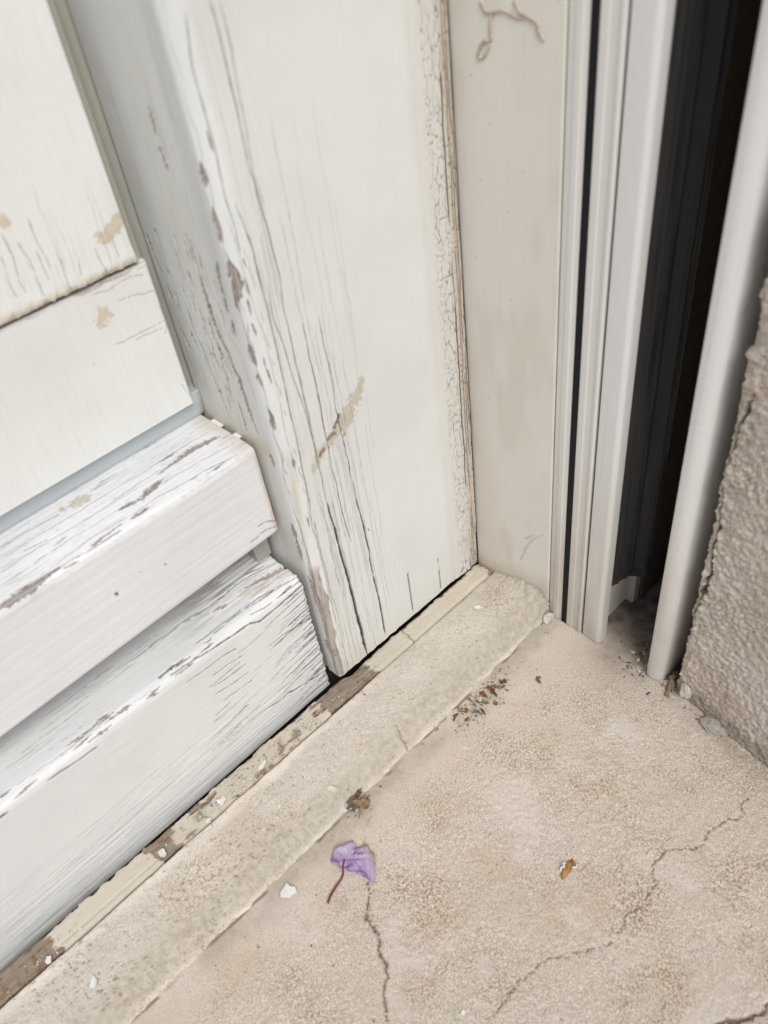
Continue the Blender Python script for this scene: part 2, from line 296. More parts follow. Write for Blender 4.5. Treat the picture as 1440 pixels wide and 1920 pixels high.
def loft(name, prof, s_of, t, place, wear_fn, mat, parent=None, org=None, caps=True):
    """prof: closed-side outline (a,b) in mm; s_of: sample arc lengths; t: stations along the board"""
    P = np.array(prof, float); L = np.r_[0, np.cumsum(np.hypot(*np.diff(P, axis=0).T))]
    s = np.unique(np.clip(np.asarray(s_of(L) if callable(s_of) else s_of, float), 0, L[-1]))
    A = np.interp(s, L, P[:, 0]); B = np.interp(s, L, P[:, 1])
    e = .6; A1, A0 = np.interp(s + e, L, P[:, 0]), np.interp(s - e, L, P[:, 0]); B1, B0 = np.interp(s + e, L, P[:, 1]), np.interp(s - e, L, P[:, 1])
    tx, ty = A1 - A0, B1 - B0; n = np.hypot(tx, ty) + 1e-9
    NA, NB = ty / n, -tx / n
    cen = P.mean(0)
    if len(P) == 2: NA, NB = (NA, NB) if NB.mean() > 0 else (-NA, -NB)
    elif (NA * (A - cen[0]) + NB * (B - cen[1])).sum() < 0: NA, NB = -NA, -NB
    Ww = wear_fn(s, t, A, B)
    h = Ww.h; AA = A[None] + h * NA[None]; BB = B[None] + h * NB[None]; TT = np.broadcast_to(t[:, None], AA.shape) + getattr(Ww, 'dt', 0)
    X = np.stack(place(AA, BB, TT), -1); nr, nc = h.shape
    V = X.reshape(-1, 3)
    i = np.arange(nr * nc).reshape(nr, nc)
    q = np.stack([i[:-1, :-1], i[:-1, 1:], i[1:, 1:], i[1:, :-1]], -1).reshape(-1, 4)
    # orientation
    m0 = X[nr // 2, nc // 2]; du = X[nr // 2, min(nc // 2 + 1, nc - 1)] - m0; dv = X[min(nr // 2 + 1, nr - 1), nc // 2] - m0
    zz = place(A[nc // 2] + NA[nc // 2], B[nc // 2] + NB[nc // 2], t[nr // 2]); z0 = place(A[nc // 2], B[nc // 2], t[nr // 2])
    nn = np.array([float(a) - float(b) for a, b in zip(zz, z0)])
    if np.cross(du, dv) @ nn < 0: q = q[:, ::-1]
    nq = len(q); extra = []
    if caps:
        extra = [i[0, :].tolist(), i[-1, ::-1].tolist()]
        stp = list(range(0, nr - 1)); extra += [[i[r, 0], i[r + 1, 0], i[r + 1, -1], i[r, -1]] for r in stp]
    me = bpy.data.meshes.new(name)
    o0 = np.array(parent_loc(parent)) if parent is not None else (np.zeros(3) if org is None else np.array(org, float) / 1000)
    me.vertices.add(len(V)); me.vertices.foreach_set('co', (V / 1000 - o0).astype(np.float32).ravel())
    loops = np.concatenate([q.ravel()] + [np.array(e, int) for e in extra]) if extra else q.ravel()
    tot = np.concatenate([np.full(nq, 4)] + [np.array([len(e)]) for e in extra]) if extra else np.full(nq, 4)
    st = np.r_[0, np.cumsum(tot)[:-1]]
    me.loops.add(len(loops)); me.loops.foreach_set('vertex_index', loops.astype(np.int32))
    me.polygons.add(len(tot)); me.polygons.foreach_set('loop_start', st.astype(np.int32)); me.polygons.foreach_set('loop_total', tot.astype(np.int32))
    sm = np.zeros(len(tot), bool); sm[:nq] = True; me.polygons.foreach_set('use_smooth', sm)
    me.update(calc_edges=True)
    for k, a in Ww.attrs().items(): me.attributes.new(k, 'FLOAT', 'POINT').data.foreach_set('value', a.astype(np.float32).ravel())
    me.materials.append(mat); o = bpy.data.objects.new(name, me); sc.collection.objects.link(o)
    if parent is not None: o.parent = parent
    elif org is not None: o.location = Vector(org) / 1000
    return o
def steps(*seg):
    """steps(a, ds, b, ds2, c ...) -> sample positions"""
    out = [seg[0]]
    for k in range(1, len(seg) - 1, 2):
        a, d, b = out[-1], seg[k], seg[k + 1]; n = max(1, int(round((b - a) / d))); out += list(a + (b - a) * np.arange(1, n + 1) / n)
    return np.array(out, float)
def box(name, x0, x1, y0, y1, z0, z1, mat, parent, bev=0.0):
    V = [(x, y, z) for x in (x0, x1) for y in (y0, y1) for z in (z0, z1)]
    F = [(0, 1, 3, 2), (4, 6, 7, 5), (0, 4, 5, 1), (2, 3, 7, 6), (0, 2, 6, 4), (1, 5, 7, 3)]
    o = mesh_obj(name, V, F, mat, parent)
    if bev:
        b = o.modifiers.new('bevel', 'BEVEL'); b.width = bev / 1000; b.segments = 3; b.limit_method = 'ANGLE'
    return o
def extrude(name, outline, z0, z1, mat, parent, rounds=None, org=None, top=None):
    """outline (x,y) in mm, closed, extruded in z"""
    n = len(outline); V = [(x, y, z0) for x, y in outline] + [(x, y, z1) for x, y in outline]
    F = [tuple(range(n - 1, -1, -1)), tuple(range(n, 2 * n))] + [(i, (i + 1) % n, n + (i + 1) % n, n + i) for i in range(n)]
    return mesh_obj(name, V, F, mat, parent, org=org)
def fillet(pts, r, seg=5):
    """round the corners of a closed outline; r: one radius or one per corner"""
    out = []; n = len(pts); r = r if isinstance(r, (list, tuple)) else [r] * n
    for i in range(n):
        p = np.array(pts[i], float); a = np.array(pts[i - 1], float) - p; b = np.array(pts[(i + 1) % n], float) - p
        if r[i] <= 0: out.append(tuple(p)); continue
        la, lb = np.hypot(*a), np.hypot(*b); a, b = a / la, b / lb; d = min(r[i], la * .48, lb * .48)
        for k in range(seg + 1):
            u = k / seg; q = (p + a * d) * (1 - u) ** 2 + p * 2 * u * (1 - u) + (p + b * d) * u ** 2; out.append(tuple(q))
    return out

# ------------------------------------------------------------------ materials
class NT:
    def __init__(self, name):
        self.m = bpy.data.materials.new(name); self.m.use_nodes = True; self.t = self.m.node_tree; self.b = self.t.nodes['Principled BSDF']
        self.co = self.t.nodes.new('ShaderNodeTexCoord').outputs['Object']
    def l(self, a, b): self.t.links.new(a, b)
    def noise(self, scale, detail=3, rough=.55, vec=None, st=None):
        n = self.t.nodes.new('ShaderNodeTexNoise'); n.inputs['Scale'].default_value = scale; n.inputs['Detail'].default_value = detail; n.inputs['Roughness'].default_value = rough
        v = vec or self.co
        if st:
            m = self.t.nodes.new('ShaderNodeMapping'); m.inputs['Scale'].default_value = st; self.l(v, m.inputs[0]); v = m.outputs[0]
        self.l(v, n.inputs['Vector']); return n.outputs['Fac']
    def voro(self, scale, feat='F1', out='Distance'):
        n = self.t.nodes.new('ShaderNodeTexVoronoi'); n.feature = feat; n.inputs['Scale'].default_value = scale; self.l(self.co, n.inputs['Vector']); return n.outputs[out]
    def ramp(self, f, a, b, c0=0., c1=1.):
        n = self.t.nodes.new('ShaderNodeMapRange'); n.interpolation_type = 'SMOOTHSTEP'
        for i, v in enumerate((a, b, c0, c1)): n.inputs[i + 1].default_value = v
        self.l(f, n.inputs[0]); return n.outputs[0]
    def math(self, op, a, b=None):
        n = self.t.nodes.new('ShaderNodeMath'); n.operation = op
        for i, v in enumerate((a, b)):
            if v is None: continue
            if isinstance(v, (int, float)): n.inputs[i].default_value = v
            else: self.l(v, n.inputs[i])
        return n.outputs[0]
    def mix(self, f, a, b):
        n = self.t.nodes.new('ShaderNodeMix'); n.data_type = 'RGBA'
        for sock, v in ((n.inputs[0], f), (n.inputs[6], a), (n.inputs[7], b)):
            if isinstance(v, (int, float)): sock.default_value = v
            elif isinstance(v, tuple): sock.default_value = (*v, 1)
            else: self.l(v, sock)
        return n.outputs[2]
    def attr(self, k):
        n = self.t.nodes.new('ShaderNodeAttribute'); n.attribute_name = k; return n.outputs['Fac']
    def bump(self, h, dist, strength=1., prev=None):
        n = self.t.nodes.new('ShaderNodeBump'); n.inputs['Distance'].default_value = dist; n.inputs['Strength'].default_value = strength
        self.l(h, n.inputs['Height'])
        if prev: self.l(prev, n.inputs['Normal'])
        return n.outputs['Normal']
    def done(self, col, rough=.6, nrm=None, spec=.35, metal=0.):
        if isinstance(col, tuple): self.b.inputs['Base Color'].default_value = (*col, 1)
        else: self.l(col, self.b.inputs['Base Color'])
        if isinstance(rough, (int, float)): self.b.inputs['Roughness'].default_value = rough
        else: self.l(rough, self.b.inputs['Roughness'])
        self.b.inputs['Specular IOR Level'].default_value = spec; self.b.inputs['Metallic'].default_value = metal
        if nrm: self.l(nrm, self.b.inputs['Normal'])
        return self.m
WARM = (.53, .455, .36)
def paint(name, base, grain, base2=None, stain=(.47, .435, .345), bare=(.29, .25, .225), rough=.42, gbump=.00006):
    """weathered gloss paint on softwood; grain: mapping scale that stretches noise along the board"""
    n = NT(name)
    base2 = base2 or tuple(c * .93 for c in base)
    c = n.mix(n.ramp(n.noise(14, 4), .35, .68), base, base2)
    g = n.noise(900, 4, .6, st=grain)
    c = n.mix(n.math('MULTIPLY', n.ramp(g, .52, .72), .16), c, tuple(x * .72 for x in base))
    d = n.math('MULTIPLY', n.ramp(n.noise(3800, 2), .70, .80), .35); c = n.mix(d, c, (.35, .31, .26))
    c = n.mix(n.attr('grey'), c, (.42, .435, .425)); tn = n.attr('tone'); c = n.mix(tn, c, WARM)  # grey mask: shade painted into the colour of the stile return
    bc = n.mix(n.ramp(n.noise(700, 4, .6, st=grain), .3, .7), bare, tuple(x * 1.55 for x in bare))
    stc = n.mix(n.ramp(n.noise(1500, 3), .35, .7), stain, tuple(x * 1.25 for x in stain))
    c = n.mix(n.attr('stain'), c, stc)
    c = n.mix(n.attr('bare'), c, bc)
    c = n.mix(n.attr('rust'), c, (.17, .085, .035))
    c = n.mix(n.attr('crack'), c, (.045, .035, .03))
    nb = n.bump(g, gbump, 1.); nb = n.bump(n.noise(5200, 2), .00002, 1., nb)
    r = n.math('ADD', n.math('MULTIPLY', n.attr('bare'), .35), n.ramp(n.noise(60, 3), .3, .7, rough - .06, rough + .1))
    return n.done(c, r, nb, .4)
GZ = (1, 1, .035); GX = (.035, 1, 1)
M = {}
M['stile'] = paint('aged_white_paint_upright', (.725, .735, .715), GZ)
M['panel'] = paint('aged_white_paint_panel', (.75, .755, .735), GZ, stain=(.50, .44, .33))
M['rail'] = paint('aged_white_paint_rail', (.73, .74, .735), GX)
M['top'] = paint('chalky_white_paint', (.74, .75, .76), GX, bare=(.24, .215, .205))
M['groove'] = paint('skylit_groove_paint', (.50, .54, .565), GX)  # blue grey tint paints sky light into the ledge groove
M['olive'] = paint('shade_darkened_olive_paint', (.36, .36, .315), GZ)  # olive grey made darker to put the groove's shade into the colour
M['jamb'] = paint('cream_jamb_paint', (.73, .705, .64), GZ, (.725, .70, .645), stain=(.30, .29, .27), rough=.5, gbump=.00002)
M['bead'] = paint('crackled_cream_filler', (.725, .735, .715), GZ, (.674, .684, .665), rough=.7)
def stone(name, base, base2, speck, pitc, scale=1., smoothattr=False, rough=.9, b=1.):
    n = NT(name)
    c = n.mix(n.ramp(n.noise(22, 5, .6), .35, .65), base, base2)
    gr = n.ramp(n.noise(1500 * scale, 3, .65), .40, .60, -.5, .5)
    gk = n.math('MULTIPLY', gr, n.math('ADD', n.math('MULTIPLY', n.attr('tone'), .8), .25) if smoothattr else .55)
    c = n.mix(n.math('MAXIMUM', gk, 0.), c, tuple(min(.92, x * 1.5) for x in base)); c = n.mix(n.math('MAXIMUM', n.math('MULTIPLY', gk, -1.), 0.), c, tuple(x * .50 for x in base))
    patch = n.ramp(n.noise(30, 5, .65), .46, .64)
    c = n.mix(n.ramp(n.noise(19, 5, .65), .45, .75, 0, .5), c, tuple(a * b_ for a, b_ in zip(base, (.90, .76, .68))))
    sp = n.math('MULTIPLY', n.ramp(n.noise(850 * scale, 3, .65), .48, .58), n.math('ADD', n.math('MULTIPLY', patch, .80), .20))
    pits = n.math('MULTIPLY', n.ramp(n.noise(480 * scale, 2, .5), .70, .76), .7)
    if smoothattr:
        r = n.attr('tone'); sp = n.math('MULTIPLY', sp, r)
    c = n.mix(sp, c, speck); c = n.mix(pits, c, pitc)
    c = n.mix(n.attr('stain'), c, n.mix(n.ramp(n.noise(300, 4), .3, .7), (.37, .325, .255), (.50, .46, .38)))
    c = n.mix(n.attr('bare'), c, (.78, .715, .64))
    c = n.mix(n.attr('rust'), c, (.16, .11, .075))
    c = n.mix(n.attr('crack'), c, (.16, .11, .08))
    h = n.noise(1900 * scale, 4, .7)
    nb = n.bump(h, .0008 * b, 1.); nb = n.bump(pits, .0004, 1., nb)
    return n.done(c, rough, nb, .2)
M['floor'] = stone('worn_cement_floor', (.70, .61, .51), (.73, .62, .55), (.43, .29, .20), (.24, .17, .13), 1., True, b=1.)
M['sill'] = stone('cement_sill', (.565, .52, .45), (.63, .58, .51), (.42, .34, .25), (.20, .15, .11), .9, b=.45)
M['wall'] = stone('rough_stucco', (.80, .72, .61), (.83, .76, .66), (.56, .47, .36), (.22, .17, .13), .8, b=1.4)
def plain(name, col, rough=.5, spec=.4, metal=0., var=.1, scale=120, bump=0.):
    n = NT(name); c = n.mix(n.ramp(n.noise(scale, 4), .3, .7), col, tuple(x * (1 - var) for x in col))
    nb = n.bump(n.noise(scale * 12, 3), bump, 1.) if bump else None
    return n.done(c, rough, nb, spec, metal)
def lacquer(name, col, rough):
    n = NT(name); z = n.t.nodes.new('ShaderNodeSeparateXYZ'); n.l(n.co, z.inputs[0])
    d = n.math('MULTIPLY', n.ramp(z.outputs[2], .16, .0), n.ramp(n.noise(70, 5, .6, st=(1, 1, .25)), .25, .7, .25, .8))
    c = n.mix(d, col, (.50, .44, .36)); c = n.mix(n.math('MULTIPLY', n.ramp(n.noise(1600, 2), .70, .76), .5), c, (.33, .28, .22))
    sc_ = n.math('MULTIPLY', n.ramp(n.noise(500, 2, .5, st=(1, 1, .02)), .66, .72), .12); c = n.mix(sc_, c, (.35, .33, .30))
    r = n.math('ADD', n.ramp(n.noise(90, 4), .3, .7, rough, rough + .12), n.math('MULTIPLY', d, .3))
    return n.done(c, r, n.bump(n.noise(2600, 2), .00001), .5)
M['alu'] = lacquer('white_lacquered_aluminium', (.72, .715, .68), .33); M['alub'] = lacquer('satin_bar_lacquer', (.76, .755, .74), .27)
M['black'] = plain('black_gasket', (.012, .012, .013), .7, .2)
M['mesh'] = plain('black_pleated_mesh', (.028, .028, .029), .5, .5, 0, .12, 200, .00003)
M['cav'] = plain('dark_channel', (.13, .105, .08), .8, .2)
M['dark'] = plain('shaded_old_timber', (.05, .04, .035), .9, .1)
M['strip'] = paint('worn_threshold_timber', (.57, .53, .45), GX, (.46, .425, .35), bare=(.20, .165, .13), rough=.85, gbump=.0003)
M['chip'] = plain('flaked_cream_paint', (.70, .67, .57), .6, .3, 0, .2, 400, .0001)
M['chipw'] = plain('flaked_white_paint', (.72, .71, .68), .6, .3, 0, .1, 400, .0001)
M['leaf'] = plain('dry_brown_leaf', (.24, .115, .05), .8, .2, 0, .6, 500, .0002)
M['leaf2'] = plain('dry_tan_leaf', (.36, .25, .14), .8, .2, 0, .5, 500, .0002)
M['grit'] = plain('grey_grit', (.20, .17, .14), .9, .2, 0, .5, 600, .0002)

# ------------------------------------------------------------------ ground: one sheet, dips under the sill
SF = 'structure'
def floor_w(s, t, A, B):
    W = Wear(s, t, 1.9, 2.6, 2.6, 3); W.add([(k, [(p[1] - ys.min(), p[0]) for p in pts], *ww) for k, pts, *ww in TRACES['floor']], 1.8, .28)
    X, Y = W.T, A[None] + 0 * W.T            # t = x, A = y
    foot = -Y - 57
    rough = ss(4, 45, foot + 22 * (fbm(X / 25, Y / 25, 3, 4) - .5)) * (.55 + .45 * ss(0, 60, foot))
    W.crack = np.clip(W.crack, 0, 1) * .8; W.crack = np.maximum(W.crack, .75 * ss(1.1, .3, np.abs(foot - .3 + 1.6 * (fbm(X / 12, Y / 12, 3, 19) - .5))) * ss(.35, .5, fbm(X / 16, X / 16, 2, 17)))  # dark line along the sill foot is a painted contact shadow
    near = ss(-20, 40, X + 40) * ss(150, 100, -Y); rough *= 1 - .7 * near
    g = fbm(X / 1.5, Y / 1.5, 3, 8) - .5; W.h += (g * .55 + (fbm(X / .8, Y / .8, 2, 9) - .5) * .8) * (.10 + rough) + (fbm(X / 14, Y / 14, 3, 2) - .5) * 1.0
    W.tone = np.clip(.2 + rough, 0, 1)
    dirt = ss(16, 0, foot + 12 * (fbm(X / 9, Y / 9, 3, 12) - .5)) * .75 * ss(.35, .6, fbm(X / 30, Y / 30, 2, 15))
    corner = np.maximum(np.exp(-((X - 14) / 24) ** 2 - ((Y + 108) / 20) ** 2) * .85, .95 * ss(4, 16, X + 6 * (fbm(X / 8, Y / 8, 3, 45) - .5)))  # corner dirt, plus painted shade over the slot floor
    db = np.exp(-((X + 75) / 22) ** 2 - ((Y + 66) / 6) ** 2) * .9 * fbm(X / 5, Y / 5, 3, 33) * 1.5
    wl = np.exp(-((X + 4 + (Y + 140) * -.19) / 5) ** 2) * ss(-130, -145, Y) * .6 * fbm(X / 4, Y / 4, 3, 23) * 1.4
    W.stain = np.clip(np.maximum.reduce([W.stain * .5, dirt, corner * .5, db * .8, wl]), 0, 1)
    W.rust = np.clip(corner * (.6 + .9 * (fbm(X / 5, Y / 5, 3, 40) - .3)) + .5 * db * ss(.5, .7, fbm(X / 2, Y / 2, 2, 41)), 0, .95)  # rust mask carries the painted slot shade as well as dirt
    white = np.maximum(ss(.56, .75, fbm(X / 22, Y / 22, 4, 61)) * .5, .7 * np.exp(-((X + 140) / 30) ** 2 - ((Y + 235) / 9) ** 2))
    W.bare = white * ss(20, 60, foot) + .45 * np.exp(-((X + 222) / 11) ** 2 - ((Y + 83) / 10) ** 2) * ss(.3, .6, fbm(X / 6, Y / 6, 3, 66))
    W.h += np.where(Y > -52, -30 * ss(-52, -45, Y), 0) + np.clip(Y + 60, 0, 8) * .0
    return W
ys = -steps(-3000, 400, -50, 4, 48, .75, 258, 8, 330, 60, 900, 600, 8000)
P_ = [(8000, 0), (-3000, 0)]
def s_floor(L): return np.sort(ys - ys.min())
prof_f = [(ys.min(), -8), (ys.max(), -8)]
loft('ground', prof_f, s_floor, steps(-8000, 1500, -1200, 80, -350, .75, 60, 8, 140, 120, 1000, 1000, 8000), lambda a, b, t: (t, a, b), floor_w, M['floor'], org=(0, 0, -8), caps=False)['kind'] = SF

# ------------------------------------------------------------------ wooden shutter leaf
leaf = thing('wooden_shutter', (-120, 30, -8), 'old white painted wooden shutter with peeling cracked upright, panel and ledges, left of the corner', 'shutter')
TOPZ = 2100
zt = lambda z0: steps(z0, .8, 345, 20, 520, 200, TOPZ)
arc = [(-111 - 9 * math.cos(math.pi / 2 * i / 12), 10 - 10 * math.sin(math.pi / 2 * i / 12)) for i in range(1, 13)]
def grain_cracks(r, n, s0, s1, t0, t1, l0, l1, k0=.2, k1=.55, w=.12, slope=0., seed_step=14, wob=.5, swap=False):
    out = []
    for _ in range(n):
        s = r.uniform(s0, s1); a = r.uniform(t0, t1); L = r.uniform(l0, l1); m = max(3, int(L / seed_step)); pts = []
        ph = s
        for i in range(m + 1): ph += r.uniform(-wob, wob) ; pts.append((ph + slope * L * i / m, a + L * i / m))
        ww = r.uniform(.5, 1.4) * w; out.append(('c', pts, ww * .5, ww, r.uniform(k0, k1)))
    return out
def stile_w(s, t, A, B):
    W = Wear(s, t, .55, 3.2, 9, 21); r = random.Random(4)
    W.add(TRACES['stile'], 1.4, .22)
    W.add(grain_cracks(r, 30, 66, 100, 0, 240, 40, 130, .2, .5, .11), .3)
    W.add(grain_cracks(r, 22, 96, 112, 0, 230, 30, 90, .12, .35, .1), .2)
    W.add(grain_cracks(r, 30, 64, 98, 0, 110, 30, 80, .25, .55, .14), .3)
    W.add(grain_cracks(r, 26, 4, 52, 120, 300, 12, 50, .15, .45, .12), .25)
    fl = []
    for _ in range(34):                      # small lifted flakes on the return
        z = r.uniform(165, 250); q = r.uniform(8, 48); L = r.uniform(4, 12); fl.append(('f', [(q, z), (q + r.uniform(-.5, .5), z + L)], r.uniform(.15, .35), r.uniform(.2, .4)))
    for _ in range(12):                      # scalloped paint edge along the corner
        z = r.uniform(30, 300); q = 64.5 + r.uniform(-2.2, 1.2); L = r.uniform(1.5, 5); fl.append(('f', [(q, z), (q + r.uniform(-.3, .3), z + L)], r.uniform(.15, .5), r.uniform(.2, .6)))
    W.add(fl)
    S, T = W.S, W.T
    sc1 = 59.2 + 1.3 * np.abs(np.sin(T / 5.3 + 3 * fbm(T / 17, T / 17, 2, 73))) + 1.2 * (fbm(T / 20, T / 20, 3, 74) - .5) + .7 * (W.edge - .5)
    band = ss(-.2, .2, S - sc1); W.h -= .38 * (1 - band); on = ss(330, 250, T); W.crack = np.maximum(W.crack, .5 * np.exp(-((S - sc1 + .25) / .3) ** 2) * on * ss(.35, .55, fbm(T / 12, T / 12, 2, 76)))
    sc2 = 66.5 + .9 * np.abs(np.sin(T / 3.9 + 3 * fbm(T / 13, T / 13, 2, 78))) + 2.0 * (fbm(T / 30, T / 30, 3, 79) - .5) + .7 * (W.edge - .5)
    W.h -= .3 * (1 - ss(-.2, .2, S - sc2)); W.crack = np.maximum(W.crack, .45 * np.exp(-((S - sc2 + .2) / .25) ** 2) * ss(290, 240, T) * ss(.35, .55, fbm(T / 9, T / 9, 2, 82)))       # older paint film ends beside the corner
    W.h -= .7 * W.bare
    gr = fbm(S / .9, T / 40, 3, 50) - .5
    W.h += gr * .15 * ss(112, 84, S)
    W.crack = np.maximum(W.crack, ss(.60, .72, fbm(S / .8, T / 45, 3, 55)) * .10 * ss(104, 90, S) * ss(60, 68, S) * ss(300, 120, T))
    x = S - 179.9
    W.tone = .24 * ss(-27, -20, x + 1.5 * (fbm(T / 60, T / 60, 2, 3) - .5)) + .10 * ss(-70, -112, x) * ss(250, 60, T) + .12 * ss(30, 6, T)
    W.tone += .16 * ss(58, 48, S) * ss(.35, .65, fbm(S / 12, T / 40, 3, 71)) + .10 * ss(58, 50, S) * ss(300, 180, T)
    W.stain = np.maximum(W.stain, .75 * ss(3.0, 0, np.abs(S - 61 - (T - 120) * .06)) * ss(80, 110, T) * ss(168, 160, T) * (.5 + .8 * (fbm(S / 2, T / 6, 3, 77) - .2)))
    W.stain = np.maximum(W.stain, .55 * ss(172, 164, T) * ss(158, 162, T) * ss(56, 52, S))
    W.grey = (.62 * ss(59.5, 57.5, S + .02 * (T - 250) + .8 * (W.edge - .5)) * ss(44, 52, S) + .38 * ss(52, 44, S)) * ss(150, 270, T + 25 * (fbm(S / 9, T / 50, 3, 72) - .5))  # painted shade of the recessed return, fading out lower down
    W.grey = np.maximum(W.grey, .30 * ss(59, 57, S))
    # ragged lower left corner with bare brown wood
    W.bare = np.maximum(W.bare, ss(.0, .5, 3.2 - (S - 62) + 3 * (fbm(S / 3, T / 9, 3, 81) - .5)) * ss(95, 88, T) * ss(58, 60, S) * .9)
    W.tone += .30 * ss(172, 160, S) * 0 + .35 * ss(9, 4, T) * (fbm(S / 6, T / 3, 3, 90))
    W.dt = np.where(T < 8, (fbm(S / 4, S / 4, 3, 91) - .5) * 2.2 * ss(8, 4, T), 0)
    return W
prof = [(-120, 64), (-120, 10)] + arc + [(-.9, 0), (-.9, 30)]
s_st = lambda L: np.r_[steps(0, .5, 54, .23, 112, .8, 158, 1.2, 178.9), steps(179.2, 3, 208)]
def square_off(a, b, t):
    a, b, t = np.broadcast_arrays(np.asarray(a, float), np.asarray(b, float), np.asarray(t, float))
    th = np.clip(np.arctan2((10 - b) / 10, (-111 - a) / 9), 0, np.pi / 2) / (np.pi / 2); m = (a < -110.9) & (b < 10)
    ta = np.where(th < .5, -120.2, -120.2 + 9.2 * (th - .5) * 2); tb = np.where(th < .5, 10 * (1 - 2 * th), 0.0); k = .8 * ss(115, 25, t) * m
    return a + (ta - a) * k, b + (tb - b) * k, t
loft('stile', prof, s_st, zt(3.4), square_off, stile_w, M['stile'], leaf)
# crackled filler bead in the corner with the jamb
def bead_w(s, t, A, B):
    W = Wear(s, t, .5, 3, 5, 5); S, T = W.S, W.T
    f1, f2 = cells(W.WS / 3.8 + 1.3 * fbm(S / 5, T / 7, 3, 3), W.WT / (4.5 + 5 * fbm(T / 40, T / 40, 2, 6)) * 1.0 + 1.2 * fbm(S / 4, T / 6, 3, 8), 3); e = f2 - f1
    g1, g2 = cells(W.WS / 2.0, W.WT / 3.4, 40); e2 = g2 - g1
    k = ss(.08, .01, e) * ss(1.5, 6, S) * .65 * ss(.25, .45, fbm(S / 5, T / 25, 2, 19) + .02 * S)
    k = np.maximum(k, ss(.09, .02, e2) * .22 * ss(2, 6, S) * ss(.4, .6, fbm(S / 6, T / 14, 2, 9)))
    lines = 0
    for c0, wd, st, sd in ((13.8, .42, 1., 1), (16.2, .26, .8, 2), (17.6, .3, .9, 3), (19.2, .34, 1., 4), (20.6, .4, 1., 7), (12.2, .12, .4, 5), (16.9, .12, .6, 6)):
        c = c0 + 1.5 * (fbm(T / 16, T * 0 + sd, 3, sd * 9) - .5) - .8 * ss(200, 0, T)
        lines = np.maximum(lines, np.clip(1.4 - np.abs(S - c) / wd, 0, 1) * st * ss(.28, .42, fbm(T / 30, T * 0 + 5, 2, sd + 60)))
    k = np.maximum(k, lines); W.crack = k; W.h -= .45 * k
    W.tone = .26 + .12 * ss(2, 10, S) + .5 * ss(12.5, 15.5, S) ; W.h += .25 * (fbm(S / 1.2, T / 9, 3, 12) - .5)
    W.h -= .9 * ss(30, 28.5, T) * ss(13, 15, S)
    W.h *= ss(0, 1.5, S)
    return W
loft('corner_bead', [(-21, .06), (-20.6, -.05), (-11, -.75), (-4, -1.35), (-1.6, -1.3), (-1.0, -.8), (-.95, .6)], lambda L: steps(0, .28, L[-1]), steps(2.5, .7, 345, 20, 520, 200, TOPZ),
     lambda a, b, t: (a, b, t), bead_w, M['bead'], leaf)
# upper panel and the board under it
def panel_w(s, t, A, B):
    W = Wear(s, t, .5, 3, 8, 31); S, T = W.S, W.T
    off = panel_w.off
    W.add([(k, [(off - (panel_w.e - p[0]) , p[1]) for p in pts], *(ww if k != 'c' else (ww[0], ww[1], ww[2] * .75))) for k, pts, *ww in TRACES['panel']], .6, .22)
    W.h += (fbm(S / 1.0, T / 30, 3, 5) - .5) * .12
    zb = 247.5
    if panel_w.which == 'upper':
        r = random.Random(8); W.add(grain_cracks(r, 20, off - 75, off, 246, 258, 8, 40, .1, .3, .1, seed_step=6), .3, .22)
        j = 2.6 * (fbm(S / 2.0, S / 2.0, 3, 45) - .3)
        W.dt = np.where(T < 253, j * ss(253, 248, T), 0)
        W.h += .6 * ss(256, 249, T) * fbm(S / 3, T / 3, 3, 46)
        W.tone = .5 * ss(256, 248, T + 4 * fbm(S / 4, T / 4, 3, 47)) * .8
        W.stain = np.maximum(W.stain, ss(252.5, 248, T + 3.2 * (fbm(S / 2.5, T / 2.5, 3, 48) - .3)) * .9); W.bare = np.maximum(W.bare, ss(249.3, 248.2, T + 1.5 * (fbm(S / 3, T / 3, 3, 58) - .5)) * .7)  # brown dirt on the ragged edge, deepened as painted shadow of the gap
    else:
        W.tone = .06 * fbm(S / 20, T / 20, 3, 51)
        top = ss(242, 247, T)
        W.h += top * (fbm(S / 5, T / 1.5, 3, 52) - .5) * .7
        W.bare = np.maximum(W.bare, ss(.62, .7, fbm(S / 10, T / 1.6, 3, 53)) * ss(243.5, 245.5, T) * .8)
    return W
for which, z0, z1, y in (('upper_panel', 248, TOPZ, 52.6), ('lower_board', 176.5, 246.4, 54)):
    e = -130.6 if which == 'upper_panel' else -126.5
    pr = [(-420, 61.5), (-420, y), (e - 1.1, y), (e - .4, y + .25), (e - .1, y + .9), (e, 61.5)]
    if which == 'upper_panel':
        tt = steps(z0, .45, 262, 1., 345, 20, 520, 200, z1)
    else: tt = steps(z0, .45, z1)
    panel_w.which = which.split('_')[0]; panel_w.off = (61.5 - y) + (420 + e); panel_w.e = e
    loft(which, pr, lambda L: np.r_[steps(0, 4, 7), steps(8, 5, 210, .4, 301), steps(301.3, 1.2, L[-1])], tt, lambda a, b, t: (a, b, t), panel_w, M['panel'], leaf)
def plain_w(s, t, A, B):
    W = Wear(s, t); W.h += (fbm(W.S / 6, W.T / 6, 3, 5) - .5) * .15; W.tone = .12 * fbm(W.S / 12, W.T / 20, 3, 6); return W
loft('upright_groove', [(-131.5, 69), (-131.5, 58.5), (-126.9, 57.4), (-126.0, 58.4), (-125.4, 64.8), (-119.0, 64.9), (-119.0, 69)], lambda L: steps(0, .5, L[-1]), steps(177, 2, 345, 20, 520, 200, TOPZ), lambda a, b, t: (a, b, t), plain_w, M['olive'], leaf)
